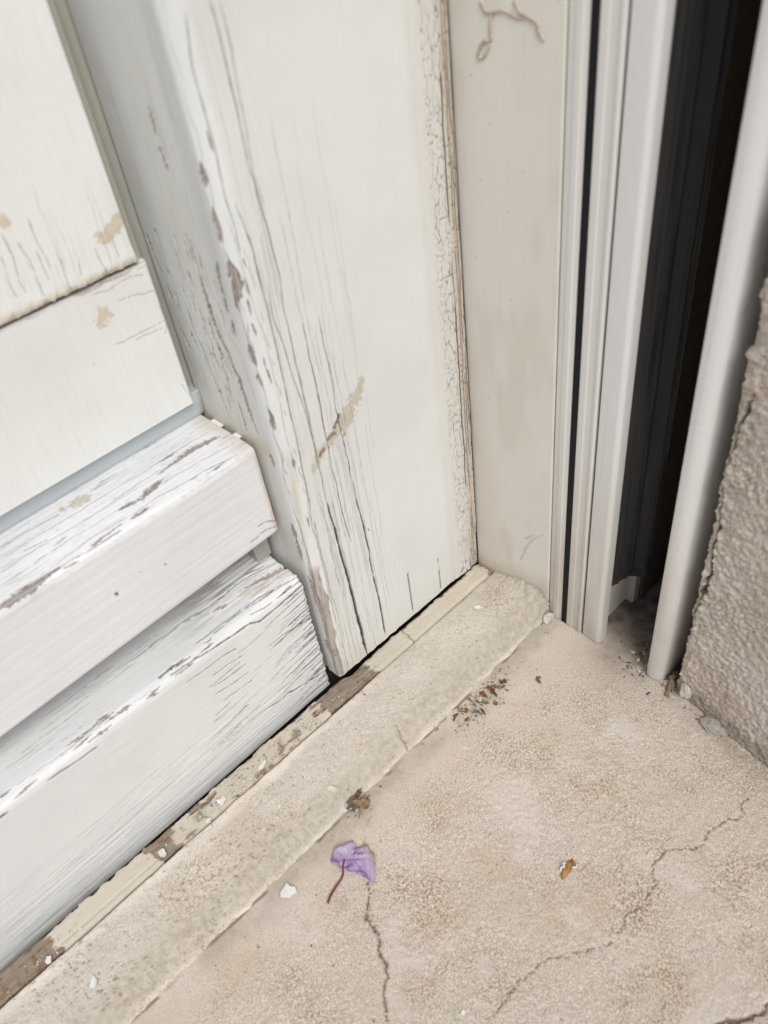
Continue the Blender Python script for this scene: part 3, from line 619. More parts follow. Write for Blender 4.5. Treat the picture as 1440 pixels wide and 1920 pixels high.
loft('ledge_groove', [(163, 66), (163, 61.8), (165, 60.6), (172, 59.6), (177.5, 59.4), (177.5, 66)], lambda L: steps(0, .6, L[-1]), steps(-420, 4, -119.5), lambda a, b, t: (t, b, a), plain_w, M['groove'], leaf)
box('backing_board', -900, -120.6, 70, 74, -30, TOPZ, M['dark'], leaf)
# middle rail: ledge that sticks out between the board and the bottom rail
def seg_s(P, i):  # arc length at profile vertex i
    P = np.array(P, float); return float(np.r_[0, np.cumsum(np.hypot(*np.diff(P, axis=0).T))][i])
mid = [(66, 163.4), (24, 163.6), (21.4, 163.3), (20, 162.3), (19.3, 160.2), (18.8, 113), (19.3, 111.3), (21, 110.6), (50, 110.6)]
def mid_w(s, t, A, B):
    W = Wear(s, t, .6, 3, 9, 61); S, T = W.S, W.T
    # T runs along x; swap traces (x,y) -> (s = 66-y, t = x) on the top, (x,z) -> s on the front
    W.s, W.t = s, t
    f = [(k, [(66 - p[1], p[0]) for p in pts], *ww) for k, pts, *ww in TRACES['mtop']]
    s0 = seg_s(mid, 4); f += [(k, [(s0 + 160.2 - p[1], p[0]) for p in pts], *ww) for k, pts, *ww in TRACES['mfront']]
    W.add(f, .8, .24); r = random.Random(12)
    W.add(grain_cracks(r, 26, 7, 46, -300, -130, 20, 90, .1, .3, .11, seed_step=10), .3, .24)
    top = ss(51, 47, S)
    fl = []
    for _ in range(16):
        x = r.uniform(-270, -130); q = r.choice([r.uniform(8, 44), 44 + r.uniform(-1.5, 1.5)]); L = r.uniform(2, 9); fl.append(('f', [(q, x), (q + r.uniform(-.6, .6), x + L)], r.uniform(.15, .45), r.uniform(.15, .5)))
    W.add(fl)
    W.h -= .7 * W.bare
    W.h += top * (fbm(S / 1.1, T / 25, 3, 62) - .5) * .3 + (1 - top) * (fbm(S / 1.6, T / 60, 3, 63) - .5) * .28 + top * (fbm(S / 1.5, T / 1.5, 3, 64) - .5) * .16
    W.crack = np.maximum(W.crack, top * ss(.66, .76, fbm(S / 1.0, T / 30, 3, 66)) * .18)
    W.bare = np.maximum(W.bare, top * .18 * ss(.62, .75, fbm(S / 1.6, T / 3, 3, 67)))
    rt = ss(-131, -122, T + 2.5 * (fbm(S / 6, T / 6, 2, 68) - .5))
    W.tone = .5 * ss(-134, -122, T + 4 * (fbm(S / 6, T / 6, 2, 68) - .5)) * (top * .9 + .1) + .75 * (1 - top) * ss(-124.5, -121.5, T + 1.5 * (fbm(S / 4, T / 4, 2, 69) - .5)) + .04
    W.h -= .6 * ss(-122.6, -121.6, T) * (1 - .6 * fbm(S / 3, S / 3, 3, 70))
    W.h -= (1 - top) * .5 * ss(111.6, 110.6, B[None] + 0 * S)
    return W
sm = lambda L: np.r_[steps(0, .45, 58, .7, 96), steps(97, .8, L[-1])]
xs = steps(-900, 60, -420, 8, -300, .8, -121.6)
loft('middle_rail', mid, sm, xs, lambda a, b, t: (t, a, b + np.where(np.asarray(b) < 130, (np.asarray(t) + 120) * .028, 0)), mid_w, M['top'], leaf)
# bottom rail
bot = [(60, 85.2), (13, 84.4), (10, 83.4), (8.6, 81.6), (8.1, 79), (8, -7), (10, -9), (40, -9)]
def bot_w(s, t, A, B):
    W = Wear(s, t, .6, 3, 9, 71); S, T = W.S, W.T
    f = [(k, [(60 - p[1], p[0]) for p in pts], *ww) for k, pts, *ww in TRACES['btop']]
    s0 = seg_s(bot, 4); f += [(k, [(s0 + 79 - p[1], p[0]) for p in pts], *ww) for k, pts, *ww in TRACES['bfront']]
    r = random.Random(31)
    # end checks of the right-hand end: short, fanned
    for _ in range(60):
        z = r.uniform(0, 78); L = r.choice([r.uniform(5, 14), r.uniform(12, 34)]); x = -121.5 - r.uniform(0, 2.5); q = s0 + 79 - z
        f.append(('c', [(q, x), (q + .05 * L + r.uniform(-.3, .3), x - L * .5), (q + .11 * L, x - L)], .4, .1, r.uniform(.4, .9)))
    for _ in range(18):
        z = r.uniform(15, 72); x = r.uniform(-185, -140); L = r.uniform(8, 26); q = s0 + 79 - z
        f.append(('c', [(q, x), (q + .03 * L, x - L * .5), (q + .07 * L, x - L)], .22, .06, r.uniform(.3, .7)))
    W.add(f, .8, .22)
    W.add(grain_cracks(r, 50, s0 + 45, s0 + 84, -330, -125, 20, 80, .1, .32, .10, slope=-.015, seed_step=12), .25, .22)
    W.add(grain_cracks(r, 24, 18, 47, -330, -125, 20, 80, .2, .5, .13, seed_step=10), .3, .22)
    top = ss(54, 49, S)
    fl = []
    for _ in range(26):
        x = r.uniform(-290, -124); q = 49.5 + r.uniform(-3.5, 3.5); L = r.uniform(2, 10); fl.append(('f', [(q, x), (q + r.uniform(-.8, .8), x + L)], r.uniform(.2, .6), r.uniform(.2, .7)))
    W.add(fl); W.h -= .7 * W.bare
    rgt = ss(-200, -140, T)
    W.h += (fbm(S / 1.1, T / 25, 3, 72) - .5) * (.12 + .5 * rgt * top + .3 * ss(s0 + 35, s0 + 60, S) + .25 * ss(-150, -122, T)) + top * (fbm(S / 1.5, T / 1.5, 3, 64) - .5) * .1
    W.crack = np.maximum(W.crack, ss(.62, .74, fbm(S / .9, T / 28, 3, 73)) * (.25 * ss(s0 + 40, s0 + 62, S) + .3 * ss(-150, -124, T) * (1 - top)))
    W.bare = np.maximum(W.bare, top * rgt * .8 * ss(.52, .68, fbm(S / 2.2, T / 18, 3, 75)) * ss(46, 38, S))
    W.stain = np.maximum(W.stain, .5 * top * rgt * ss(.5, .7, fbm(S / 3, T / 20, 3, 76)) * ss(30, 24, S))
    W.tone = .04 + .10 * ss(s0 + 50, s0 + 84, S) * fbm(S / 6, T / 30, 3, 78) + .35 * ss(-126, -121.5, T + 3 * (fbm(S / 3, T / 3, 2, 79) - .5))
    W.bare = np.maximum(W.bare, .8 * ss(-122.9, -122, T + 1.2 * (fbm(S / 1.6, T / 1.6, 2, 80) - .5)))
    W.dt = np.where(T > -126, (fbm(S / 1.8, S / 1.8, 3, 81) - .65) * 2.4 * ss(-126, -121.8, T), 0)
    W.h -= .5 * ss(-123.4, -122.4, T)
    return W
sb = lambda L: np.r_[steps(0, .5, 58, .45, L[5] - .3), steps(L[5], .5, L[-1])]
loft('bottom_rail', bot, sb, steps(-900, 60, -420, 8, -345, .8, -122.5), lambda a, b, t: (t, a, b + np.where(np.asarray(b) < 30, (np.asarray(t) + 120) * .02, 0)), bot_w, M['rail'], leaf)
# small spacer block under the middle rail
sp = fillet([(-130.5, 33), (-121.5, 33), (-121.5, 60), (-129.5, 60)], .6, 3)
o = mesh_obj('spacer_block', [(x, y, 86.2 + (.8 if x < -126 else 0)) for x, y in sp] + [(x + (-1.5 if x < -126 else 0), y, 110.4) for x, y in sp],
         [tuple(range(len(sp) - 1, -1, -1)), tuple(range(len(sp), 2 * len(sp)))] + [(i, (i + 1) % len(sp), len(sp) + (i + 1) % len(sp), len(sp) + i) for i in range(len(sp))], M['olive'], leaf)
# broken filler pieces bridging rail top and upright
def chip(name, cx, cy, cz, r, th, mat, parent, seed, el=1.6, rot=None, curl=.3, tilt=(0, 0), org=None, lo=.55):
    q = random.Random(seed); n = 11; a0 = q.uniform(0, 6.28) if rot is None else rot
    top, botm = [], []
    for i in range(n):
        a = i / n * 2 * math.pi; rr = r * q.uniform(lo, 1.15); x = rr * math.cos(a) * el; y = rr * math.sin(a)
        X = x * math.cos(a0) - y * math.sin(a0); Y = x * math.sin(a0) + y * math.cos(a0); Z = curl * (y / r) ** 2 + q.uniform(-.1, .1) * th + tilt[0] * x + tilt[1] * y
        top.append((cx + X, cy + Y, cz + Z + th)); botm.append((cx + X * .95, cy + Y * .95, cz + Z))
    V = top + botm + [(cx, cy, cz + th * 1.1), (cx, cy, cz)]; F = []
    for i in range(n):
        j = (i + 1) % n; F += [(i, j, 2 * n), (n + j, n + i, 2 * n + 1), (j, i, n + i, n + j)]
    return mesh_obj(name, V, F, mat, parent, org=org if parent is None else None)
for k, (y, L) in enumerate(((34, 5.5), (50, 9))):
    V = []; q = random.Random(k)
    pts = [(-124.5, y - L / 2), (-124.5, y + L / 2), (-119.6, y + L / 2 - .8), (-119.6, y - L / 2 + .6)]
    V = [(x, yy, 162.2 + q.uniform(0, .3)) for x, yy in pts] + [(x, yy, 162.8 + q.uniform(0, .4)) for x, yy in pts]
    mesh_obj('filler_flake', V, [(3, 2, 1, 0), (4, 5, 6, 7), (0, 1, 5, 4), (1, 2, 6, 5), (2, 3, 7, 6), (3, 0, 4, 7)], M['jamb'], leaf)

# ------------------------------------------------------------------ cream jamb
jamb = thing('window_jamb', (30, -28, -8), 'smooth cream painted jamb board between the cracked upright and the aluminium tracks', 'jamb')
def jamb_w(s, t, A, B):
    W = Wear(s, t, .4, 3, 3, 91); S, T = W.S, W.T
    Y = A[None] + 0 * S
    s0 = 0.
    for k, pts, w0, w1, kk in TRACES['jamb']:
        pp = [(JS - p[0], p[1]) for p in pts]
        if k == 'm':
            r = ratio(W.s, W.t, W.WS, W.WT, pp, w0, w1)
            if r: sl, q = r; W.stain[sl] = np.maximum(W.stain[sl], ss(1.4, .2, q) * .5)
    W.h += (fbm(S / 25, T / 40, 3, 93) - .5) * .35
    W.tone = .18 * fbm(S / 14, T / 40, 3, 94) + .22 * ss(.45, .65, fbm(S / 18, T / 50, 3, 98)) + .18 * ss(-28, -8, Y + 6 * (fbm(S / 9, T / 20, 2, 95) - .5)) * ss(190, 60, T) + .5 * ss(18, 2, T + Y * .25 + 6 * fbm(S / 6, T / 6, 3, 96))
    W.rust = ss(.90, .95, fbm(S / .9, T / .9, 2, 97)) * .4
    return W
JS = 30.
loft('jamb_board', [(30, 0), (0, 0), (0, -54.6), (30, -54.6)], lambda L: np.r_[steps(0, 5, 28), steps(30, .8, 84.6), steps(86, 5, L[-1])], steps(-12, .9, 345, 20, 520, 200, TOPZ), lambda a, b, t: (a, b, t),
     lambda s, t, A, B: jamb_w(s, t, B, A), M['jamb'], jamb)
def tube(name, pts, r0, mat, parent=None, org=None, seg=8, taper=1., flat=1., jit=.0, seed=0):
    q = random.Random(seed); P = [Vector(p) for p in pts]; V = []; F = []; n = len(P)
    # smooth path
    Q = []
    for i in range(n - 1):
        p0, p1, p2, p3 = P[max(i - 1, 0)], P[i], P[i + 1], P[min(i + 2, n - 1)]
        for k in range(5):
            u = k / 5; Q.append(.5 * ((2 * p1) + (p2 - p0) * u + (2 * p0 - 5 * p1 + 4 * p2 - p3) * u * u + (3 * p1 - p0 - 3 * p2 + p3) * u ** 3))
    Q.append(P[-1]); m = len(Q)
    for i, p in enumerate(Q):
        d = (Q[min(i + 1, m - 1)] - Q[max(i - 1, 0)]).normalized(); a = d.cross(Vector((.31, .17, .93))).normalized(); b = d.cross(a)
        r = r0 * (1 + (taper - 1) * i / (m - 1)) * (1 + q.uniform(-jit, jit)) * (.5 if i in (0, m - 1) else 1)
        V += [tuple(p + a * r * math.cos(k / seg * 6.2832) + b * r * math.sin(k / seg * 6.2832) * flat) for k in range(seg)]
    for i in range(m - 1):
        for k in range(seg): F.append((i * seg + k, i * seg + (k + 1) % seg, (i + 1) * seg + (k + 1) % seg, (i + 1) * seg + k))
    F += [tuple(range(seg - 1, -1, -1)), tuple((m - 1) * seg + k for k in range(seg))]
    return mesh_obj(name, V, F, mat, parent, smooth=True, org=org)
M['trail'] = plain('dried_mud_trail', (.60, .52, .43), .8, .2, 0, .25, 300, .0002)
for k, pts, w0, w1, kk in TRACES['jamb']:
    if k == 'g': tube('mud_trail', [(-.15, p[0], p[1]) for p in pts], .75 * w0, M['trail'], jamb, seg=8, jit=.25, taper=w1 / w0, seed=len(pts))

# ------------------------------------------------------------------ pleated insect screen: three tracks, mesh, end plate, pull bar
scr = thing('insect_screen', (10, -90, -8), 'white aluminium tracks with retracted black pleated insect screen standing beside the cream jamb', 'insect screen')
ZB = -7.4
t1 = fillet([(0.4, -55.4), (0.4, -58.2), (-.1, -58.7), (-.1, -61.6), (0.5, -62.0), (0.6, -64.2), (1.0, -64.4), (6, -64.4), (6, -55.3)], [.5, .3, .3, .3, .4, .3, 0, 0, 0], 3)
extrude('track', t1, ZB, TOPZ, M['alu'], scr)
extrude('gasket', [(.35, -64.55), (.35, -67.9), (8, -67.9), (8, -64.55)], ZB, TOPZ, M['black'], scr)  # set flush so its black stands in for the shaded gap between tracks
t2 = fillet([(0.4, -68.0), (0.0, -68.7), (0.0, -71.8), (.45, -72.2), (.45, -75.6), (-.1, -76), (-.4, -77.6), (.3, -78.3), (7, -78.4), (7, -68.0)], [.3, .4, .3, .2, .2, .5, .6, .4, 0, 0], 3)
extrude('track', t2, ZB, TOPZ, M['alu'], scr)
extrude('gasket', [(2, -78.4), (2, -79.6), (8, -79.6), (8, -78.4)], ZB, TOPZ, M['black'], scr)
t3 = fillet([(.2, -79.6), (-.2, -89.6), (1.4, -91.2), (8.2, -91.2), (8.6, -79.4)], [.8, 1.4, 1.4, 1.2, 0], 5)
extrude('track', t3, ZB, TOPZ, M['alub'], scr)
extrude('end_plate', [(8.6, -84.6), (37, -84.6), (37, -80), (8.6, -80)], ZB + 2, TOPZ, M['alu'], scr)
t4 = fillet([(38, -80), (38, -89), (44.5, -89), (44.5, -80)], [0, .8, .8, 0], 3)
extrude('inner_track', t4, ZB, TOPZ, M['alu'], scr)
# pleats: one fold after another, each ending a little differently
xs_, q = [9.2], random.Random(3)
pl, zb = [], []
x = 9.3; i = 0
while x < 47.5:
    y = -85.2 - (i % 2) * (2.8 if x < 36 else 4.2) - (4.2 if x > 36 else 0) ; pl.append((x, y)); zb.append(27.5 - (x - 9) * .34 + (3.2 if i % 2 else -1.6) * q.uniform(.5, 1.2)); x += 2.2 if x < 36 else 1.6; i += 1
sub, zs = [], []
for i in range(len(pl) - 1):
    for k in range(4):
        u = k / 4; sub.append((pl[i][0] * (1 - u) + pl[i + 1][0] * u, pl[i][1] * (1 - u) + pl[i + 1][1] * u)); zs.append(zb[i] * (1 - u) + zb[i + 1] * u)
V, F = [], []
zl = list(steps(0, .5, 6, 12, 345, 60, 600, 300, TOPZ)); nz = len(zl); n = len(sub)
for j, zz in enumerate(zl):
    for i, (x, y) in enumerate(sub):
        wv = .7 * (vn(zz / 45, i / 3., 9) - .5) * 2; V.append((x + wv * .6, y + wv * .5, max(zs[i], 0) + zz if zz < 6.01 else max(zz, zs[i] + 6.1)))
for j, zz in enumerate(zl):
    for i, (x, y) in enumerate(sub): a = V[j * n + i]; V.append((a[0], a[1] + .45, a[2]))
o2 = nz * n
for j in range(nz - 1):
    for i in range(n - 1):
        a = j * n + i; F.append((a, a + 1, a + n + 1, a + n)); F.append((o2 + a + n, o2 + a + n + 1, o2 + a + 1, o2 + a))
for i in range(n - 1): F.append((i, o2 + i, o2 + i + 1, i + 1))
for j in range(nz - 1):
    F.append((j * n, (j + 1) * n, o2 + (j + 1) * n, o2 + j * n)); a = j * n + n - 1; F.append((a, o2 + a, o2 + a + n, a + n))
mesh_obj('pleated_mesh', V, F, M['mesh'], scr)
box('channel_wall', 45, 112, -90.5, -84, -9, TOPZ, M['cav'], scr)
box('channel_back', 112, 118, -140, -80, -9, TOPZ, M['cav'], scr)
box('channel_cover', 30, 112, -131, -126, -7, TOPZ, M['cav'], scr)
bar = fillet([(-.6, -122.6), (-1.2, -127.5), (1.6, -131.8), (30, -133.6), (31, -126.5), (3, -122)], [2.2, 2.6, 4.5, .8, .5, 1.5], 8)
o = extrude('pull_bar', bar, ZB, TOPZ, M['alub'], scr)
for ob in [c for c in scr.children if c.name.split('.')[0] in ('pull_bar', 'track', 'inner_track')]:
    me = ob.data; me.polygons.foreach_set('use_smooth', [len(p.vertices) == 4 for p in me.polygons])
    b = ob.modifiers.new('bevel', 'BEVEL'); b.width = .0007; b.segments = 3; b.limit_method = 'ANGLE'; b.angle_limit = math.radians(50)

# ------------------------------------------------------------------ stucco wall, splayed, with a broken edge
wall = thing('stucco_wall', (60, -300, -8), 'rough beige stucco wall with a crumbling cracked edge beside the grey pull bar', 'wall')
def wall_w(s, t, A, B):
    W = Wear(s, t, 1.6, 5, 5, 101); S, T = W.S, W.T; c0 = WC
    W.add([(k, [(c0 + (-142.2 - p[0]) , p[1]) for p in pts], *ww) for k, pts, *ww in TRACES['wall']], 2.2, .3)
    d = S - c0
    W.h += (fbm(S / 2.0, T / 2.0, 3, 104) - .5) * 2.2 - 1.0 * cells(S / 2.6, T / 2.6, 9)[0] + .4 + (fbm(S / 18, T / 18, 3, 105) - .5) * 2.0 + (fbm(S / 1.0, T / 1.0, 2, 106) - .5) * .9
    ed = np.exp(-(d / 5) ** 2)
    W.h += ed * ((fbm(S / 9, T / 9, 3, 107) - .5) * 5 + (fbm(S / 3, T / 3, 3, 108) - .5) * 3.0)
    W.tone = 0 * S
    W.stain = np.clip(.45 * ss(10, 0, T) * fbm(S / 5, T / 5, 3, 109) * 1.6 + .35 * ed * ss(.5, .7, fbm(S / 7, T / 7, 3, 110)), 0, 1)
    W.bare = .25 * ss(.6, .75, fbm(S / 6, T / 9, 3, 111)) * ss(40, 0, d)
    W.rust = ss(.84, .88, fbm(S / 1.3, T / 1.3, 2, 112)) * .7 + ss(3, -1, T) * .3
    return W
wp = [(120, -139.5), (4.2, -139.8), (2.4, -140.6), (1.0, -142.2), (-10, -198), (-40, -360), (-60, -460), (400, -460), (400, -139.5)]
WC = seg_s(wp, 3)
loft('render_coat', wp, lambda L: np.r_[steps(0, 8, WC - 14, .7, WC + 110, 6, WC + 320), steps(L[6] + 20, 60, L[-1])], steps(-12, .75, 300, 12, 520, 200, TOPZ), lambda a, b, t: (a, b, t), wall_w, M['wall'], wall)

# ------------------------------------------------------------------ cement sill and the threshold strip behind it
sill = thing('cement_sill', (-300, -35, -8), 'raised pitted cement sill band running under the white shutter to the jamb', 'sill')
sp_ = [(-13.6, -14), (-13.6, -12), (-13.6, 1.2), (-14.1, 1.65), (-15, 1.8), (-28, 1.9), (-42.5, 1.8), (-45, 1.2), (-46.6, -.4), (-51.5, -4.6), (-55.6, -7.2), (-57, -8.6), (-57.2, -12)]
def sill_w(s, t, A, B):
    W = Wear(s, t, .9, 4, 4, 121); S, T = W.S, W.T; Y = A[None] + 0 * S
    L = np.array(sp_, float); s0 = seg_s(sp_, 5)
    W.add([(k, [(s0 + (-28 - p[1]), p[0]) for p in pts], *ww) for k, pts, *ww in TRACES['sill']], .6, .25)
    W.h += (fbm(S / 2.2, T / 2.2, 3, 122) - .5) * .5 + (fbm(S / 12, T / 16, 3, 123) - .5) * 1.4
    pit = ss(.72, .79, fbm(S / 1.0, T / 1.2, 2, 124)) * ss(.36, .6, fbm(S / 14, T / 14, 2, 145)) * ss(-120, -180, T + 60 * fbm(S / 20, T / 20, 2, 5)) + ss(.84, .88, fbm(S / 1.2, T / 1.2, 2, 146)); W.h -= pit * .4; W.rust = np.clip(pit * .6, 0, .7)
    out = ss(-38, -48, Y)
    W.h += out * (fbm(S / 5, T / 9, 3, 125) - .5) * 1.5 + out * (fbm(S / 1.3, T / 12, 3, 126) - .5) * .8
    W.dy = 0
    # mortar heaped against the jamb
    m = np.exp(-np.clip(-T, 0, 99) / 5.5) * ss(-8, -48, Y) * 9.5 * (.55 + .9 * fbm(S / 2.6, T / 2.6, 4, 127)); W.h += m * ss(-58, -50, Y)
    W.stain = np.clip(.85 * out * (.4 + fbm(S / 3, T / 18, 3, 128)) * ss(-56.5, -52, Y) + .9 * np.exp(-np.clip(-T, 0, 99) / 12) * fbm(S / 7, T / 7, 3, 129) + .22 * ss(.52, .7, fbm(S / 20, T / 26, 3, 130)), 0, .8)
    W.bare = np.clip(.75 * ss(-22, -15, Y + 5 * (fbm(S / 9, T / 14, 3, 131) - .5)) * ss(-105, -125, T) * (.3 + fbm(S / 4, T / 9, 3, 132)) + .5 * ss(-54, -57, Y) * ss(.4, .6, fbm(S / 3, T / 10, 3, 133)), 0, 1)
    W.tone = 0 * S
    return W
loft('sill_band', sp_, lambda L: steps(0, .6, L[-1]), steps(-900, 60, -420, 8, -350, .7, -.3), lambda a, b, t: (t, a + np.where(np.asarray(a) < -50, 2.2 * (fbm(np.asarray(t) / 9, np.asarray(t) / 9, 4, 140) - .5), 0), b), sill_w, M['sill'], sill)

strip = thing('threshold_strip', (-300, -6, -8), 'narrow brown timber threshold strip with broken cream paint between the sill and the shutter', 'threshold')
def strip_w(s, t, A, B):
    W = Wear(s, t, .9, 3, 5, 151); S, T = W.S, W.T; Y = A[None] + 0 * S
    n = 1.5 * (fbm(S / 2.5, T / 4, 4, 152) - .5) + .9 * (fbm(S / .8, T / 5, 3, 159) - .5)
    def seg(a, b): return ss(a - .25, a + .25, T + 5 * n + .3 * (Y + 6)) * ss(b + .25, b - .25, T + 5 * n + .3 * (Y + 6))
    cov = np.maximum(seg(-103, -3), seg(-306, -252))
    part = ss(.38, .46, fbm(S / 3, T / 9, 4, 153) + .10 * ss(-215, -190, T) * ss(-150, -170, T)) * seg(-240, -138)
    cov = np.maximum(cov, part); cov = cov * ss(.6, .1, Y + 2 + 1.5 * n)
    joint = np.maximum(np.exp(-((T + 72 + 2 * n) / .5) ** 2), 0)
    W.bare = 1 - cov; W.h += cov * 1.1 + cov * n * .3 + (1 - cov) * (fbm(S / .9, T / 14, 3, 154) - .5) * .9
    gro = np.exp(-((Y + 8.5) / .8) ** 2) * seg(-306, -252); W.h -= gro * .5
    W.crack = np.maximum(joint * cov * .7, 0); W.h -= joint * .8
    W.tone = .10 + .35 * fbm(S / 4, T / 12, 3, 155); W.rust = .15 * ss(-306, -309, T + 4 * n) + .6 * ss(.55, .75, fbm(S / 1.5, T / 3, 3, 158)) * (1 - cov) + .35 * ss(.6, .75, fbm(S / 1.2, T / 2, 3, 160)) * seg(-245, -100); W.h += .8 * (fbm(T / 30, T / 30, 2, 156) - .5)
    W.h += .8 * ss(-110, -90, T)
    return W
loft('strip_board', [(-11.1, -24), (-11.1, -.8), (-10.8, -.3), (-1.6, -.2), (-.8, -.8), (-.6, -24)], lambda L: np.r_[steps(0, 6, 22), steps(22.6, .4, 35, .6, 37), steps(40, 6, L[-1])], steps(-900, 60, -420, 8, -350, .6, -.4), lambda a, b, t: (t, np.asarray(a) + np.where(np.asarray(a) > -6, 2.4 * ss(-112, -119, np.asarray(t)) + 1.4 * (fbm(np.asarray(t) / 7, np.asarray(t) / 7, 3, 170) - .5), 0), b), strip_w, M['strip'], strip)
box('dark_gap_fill', -900, 30, 16, 60, -30, -12, M['dark'], strip)  # dark body added behind the gap under the shutter to keep it black

# ------------------------------------------------------------------ small things lying about
FZ = -8.0
def petal():
    t = thing('fallen_petal', (-183, -78, FZ), 'crumpled faded purple petal with wine red stalk lying on the floor by the sill', 'petal')
    n = NT('purple_petal'); c = n.mix(n.ramp(n.noise(160, 4), .35, .7), (.31, .22, .40), (.47, .39, .52)); c = n.mix(n.ramp(n.noise(420, 4, .6, st=(2.4, .5, 1)), .48, .66, 0, .6), c, (.20, .12, .30)); c = n.mix(n.ramp(n.noise(260, 3), .6, .72, 0, .5), c, (.55, .52, .52))
    c = n.mix(n.attr('rust'), c, (.30, .21, .07)); mt = n.done(c, .6, n.bump(n.noise(600, 3), .0003), .3)
    n.b.inputs['Transmission Weight'].default_value = .0; n.b.inputs['Subsurface Weight'].default_value = .25; n.b.inputs['Subsurface Radius'].default_value = (.002, .001, .002)
    out = [(-186.9, -67.6), (-183, -69.8), (-177.2, -70.5), (-177.9, -73), (-178.2, -75.3), (-174.2, -77.5), (-175.2, -80.2), (-174.9, -84), (-177.9, -87.2), (-183.8, -93.1), (-185.5, -91.5), (-186.4, -88.8), (-186.5, -85.5), (-187.9, -82.5), (-189.6, -80.5), (-189.4, -77.8), (-191.5, -76), (-190.9, -73.5), (-192.4, -71.6), (-190.9, -69.2)]
    cx, cy = -183.5, -78; V, F, R = [], [], []; m = len(out); K = 9; q = random.Random(5)
    out = [p for i in range(len(out)) for p in (out[i], ((out[i][0] + out[(i + 1) % len(out)][0]) / 2 + q.uniform(-.4, .4), (out[i][1] + out[(i + 1) % len(out)][1]) / 2 + q.uniform(-.4, .4)))]; m = len(out)
    for k in range(K + 1):
        u = k / K
        for i, (x, y) in enumerate(out):
            X = cx + (x - cx) * u; Y = cy + (y - cy) * u
            zz = 1.0 + 2.4 * u * (.5 + .5 * math.sin(i * .95)) * (vn(i * .45, k * .3, 3)) + 3.4 * (float(fbm(X / 2.6, Y / 2.6, 3, 5)) - .4) + .5 * math.sin((X + Y) * 1.5)
            V.append((X, Y, FZ + .25 + max(.1, zz))); R.append(.9 * max(0, min(1, (u - .75) * 6)) * (1 if 6 <= i <= 16 else .15) * q.uniform(.3, 1))
    N = len(V); V += [(a, b, c - .22) for a, b, c in V]; R += R
    for k in range(K):
        for i in range(m):
            a, b = k * m + i, k * m + (i + 1) % m; F.append((a, b, b + m, a + m)); F.append((N + a + m, N + b + m, N + b, N + a))
    for i in range(m): a, b = K * m + i, K * m + (i + 1) % m; F.append((a, b, N + b, N + a))
    mesh_obj('petal_blade', V, F, mt, t, True, {'rust': np.array(R)})
    tube('petal_stalk', [(-186.8, -75.1, FZ + 3.6), (-190.1, -77.4, FZ + 2.6), (-192.6, -79.7, FZ + 1.6), (-198.0, -80.8, FZ + 1.0), (-202.6, -81.9, FZ + .9), (-206.0, -83.5, FZ + .7)], .42, plain('wine_stalk', (.16, .035, .045), .5, .4), t, seg=7, taper=1.45)
petal()
def lone(name, fn, label, cat, group=None):
    o = fn(); o.name = name; return tag(o, label, cat, group)
def C(label, x, y, z, r, th, mat, seed, **k):
    o = chip('paint_chip', x, y, z, r, th, M[mat], None, seed, org=(x, y, z), **k); return tag(o, label, 'paint chip', 'loose paint chips')
C('angular white paint chip lying on the floor left of the petal stalk', -215.8, -65.3, FZ + .4, 4.0, .9, 'chipw', 4, el=1.15, curl=.8, tilt=(.05, .1))
C('long cream paint chip lying on the sill above the dried leaf crumb', -168, -46.4, 1.2, 2.0, 1.0, 'chip', 8, el=2.1, rot=2.2, curl=.5)
C('pale paint flake on the brown strip where its paint is patchy', -211, -8.2, 1.2, 2.4, .5, 'chipw', 9, el=1.3, curl=.6, rot=.6)
C('small cream crumb of paint on the strip, below the larger pale flake', -222, -12.2, 1.4, 1.7, .8, 'chip', 10, el=1.1)
C('thin white paint sliver at the left end of the sill near its outer edge', -302, -36, 2.2, 1.7, .5, 'chipw', 11, el=2., rot=.8, curl=.5)
C('cream paint flake resting on the patchy strip nearest the shutter corner', -184, -8.6, 1.3, 2.2, .4, 'chip', 12, el=1.7, rot=.4, curl=.5)
C('curled cream flake on the strip where the solid cream piece begins', -248, -9, 1.4, 2.2, .5, 'chip', 13, el=1.3, curl=.8)
C('tiny white flake on the bare brown end of the strip, lower left', -312, -11, .7, 1.6, .5, 'chipw', 14, el=1.6, rot=1.1)
C('small pale flake on the sill near the corner with the jamb', -30, -26, 2.4, 1.5, .5, 'chipw', 15, el=1.8, rot=2.2)
C('round cream speck of paint in the middle of the sill', -193, -34, 2.0, 1.1, .5, 'chip', 16, el=1.1)
C('little white paint speck on the grainy floor at lower centre', -196, -160, FZ + .3, 1.0, .5, 'chipw', 17, el=1.4)
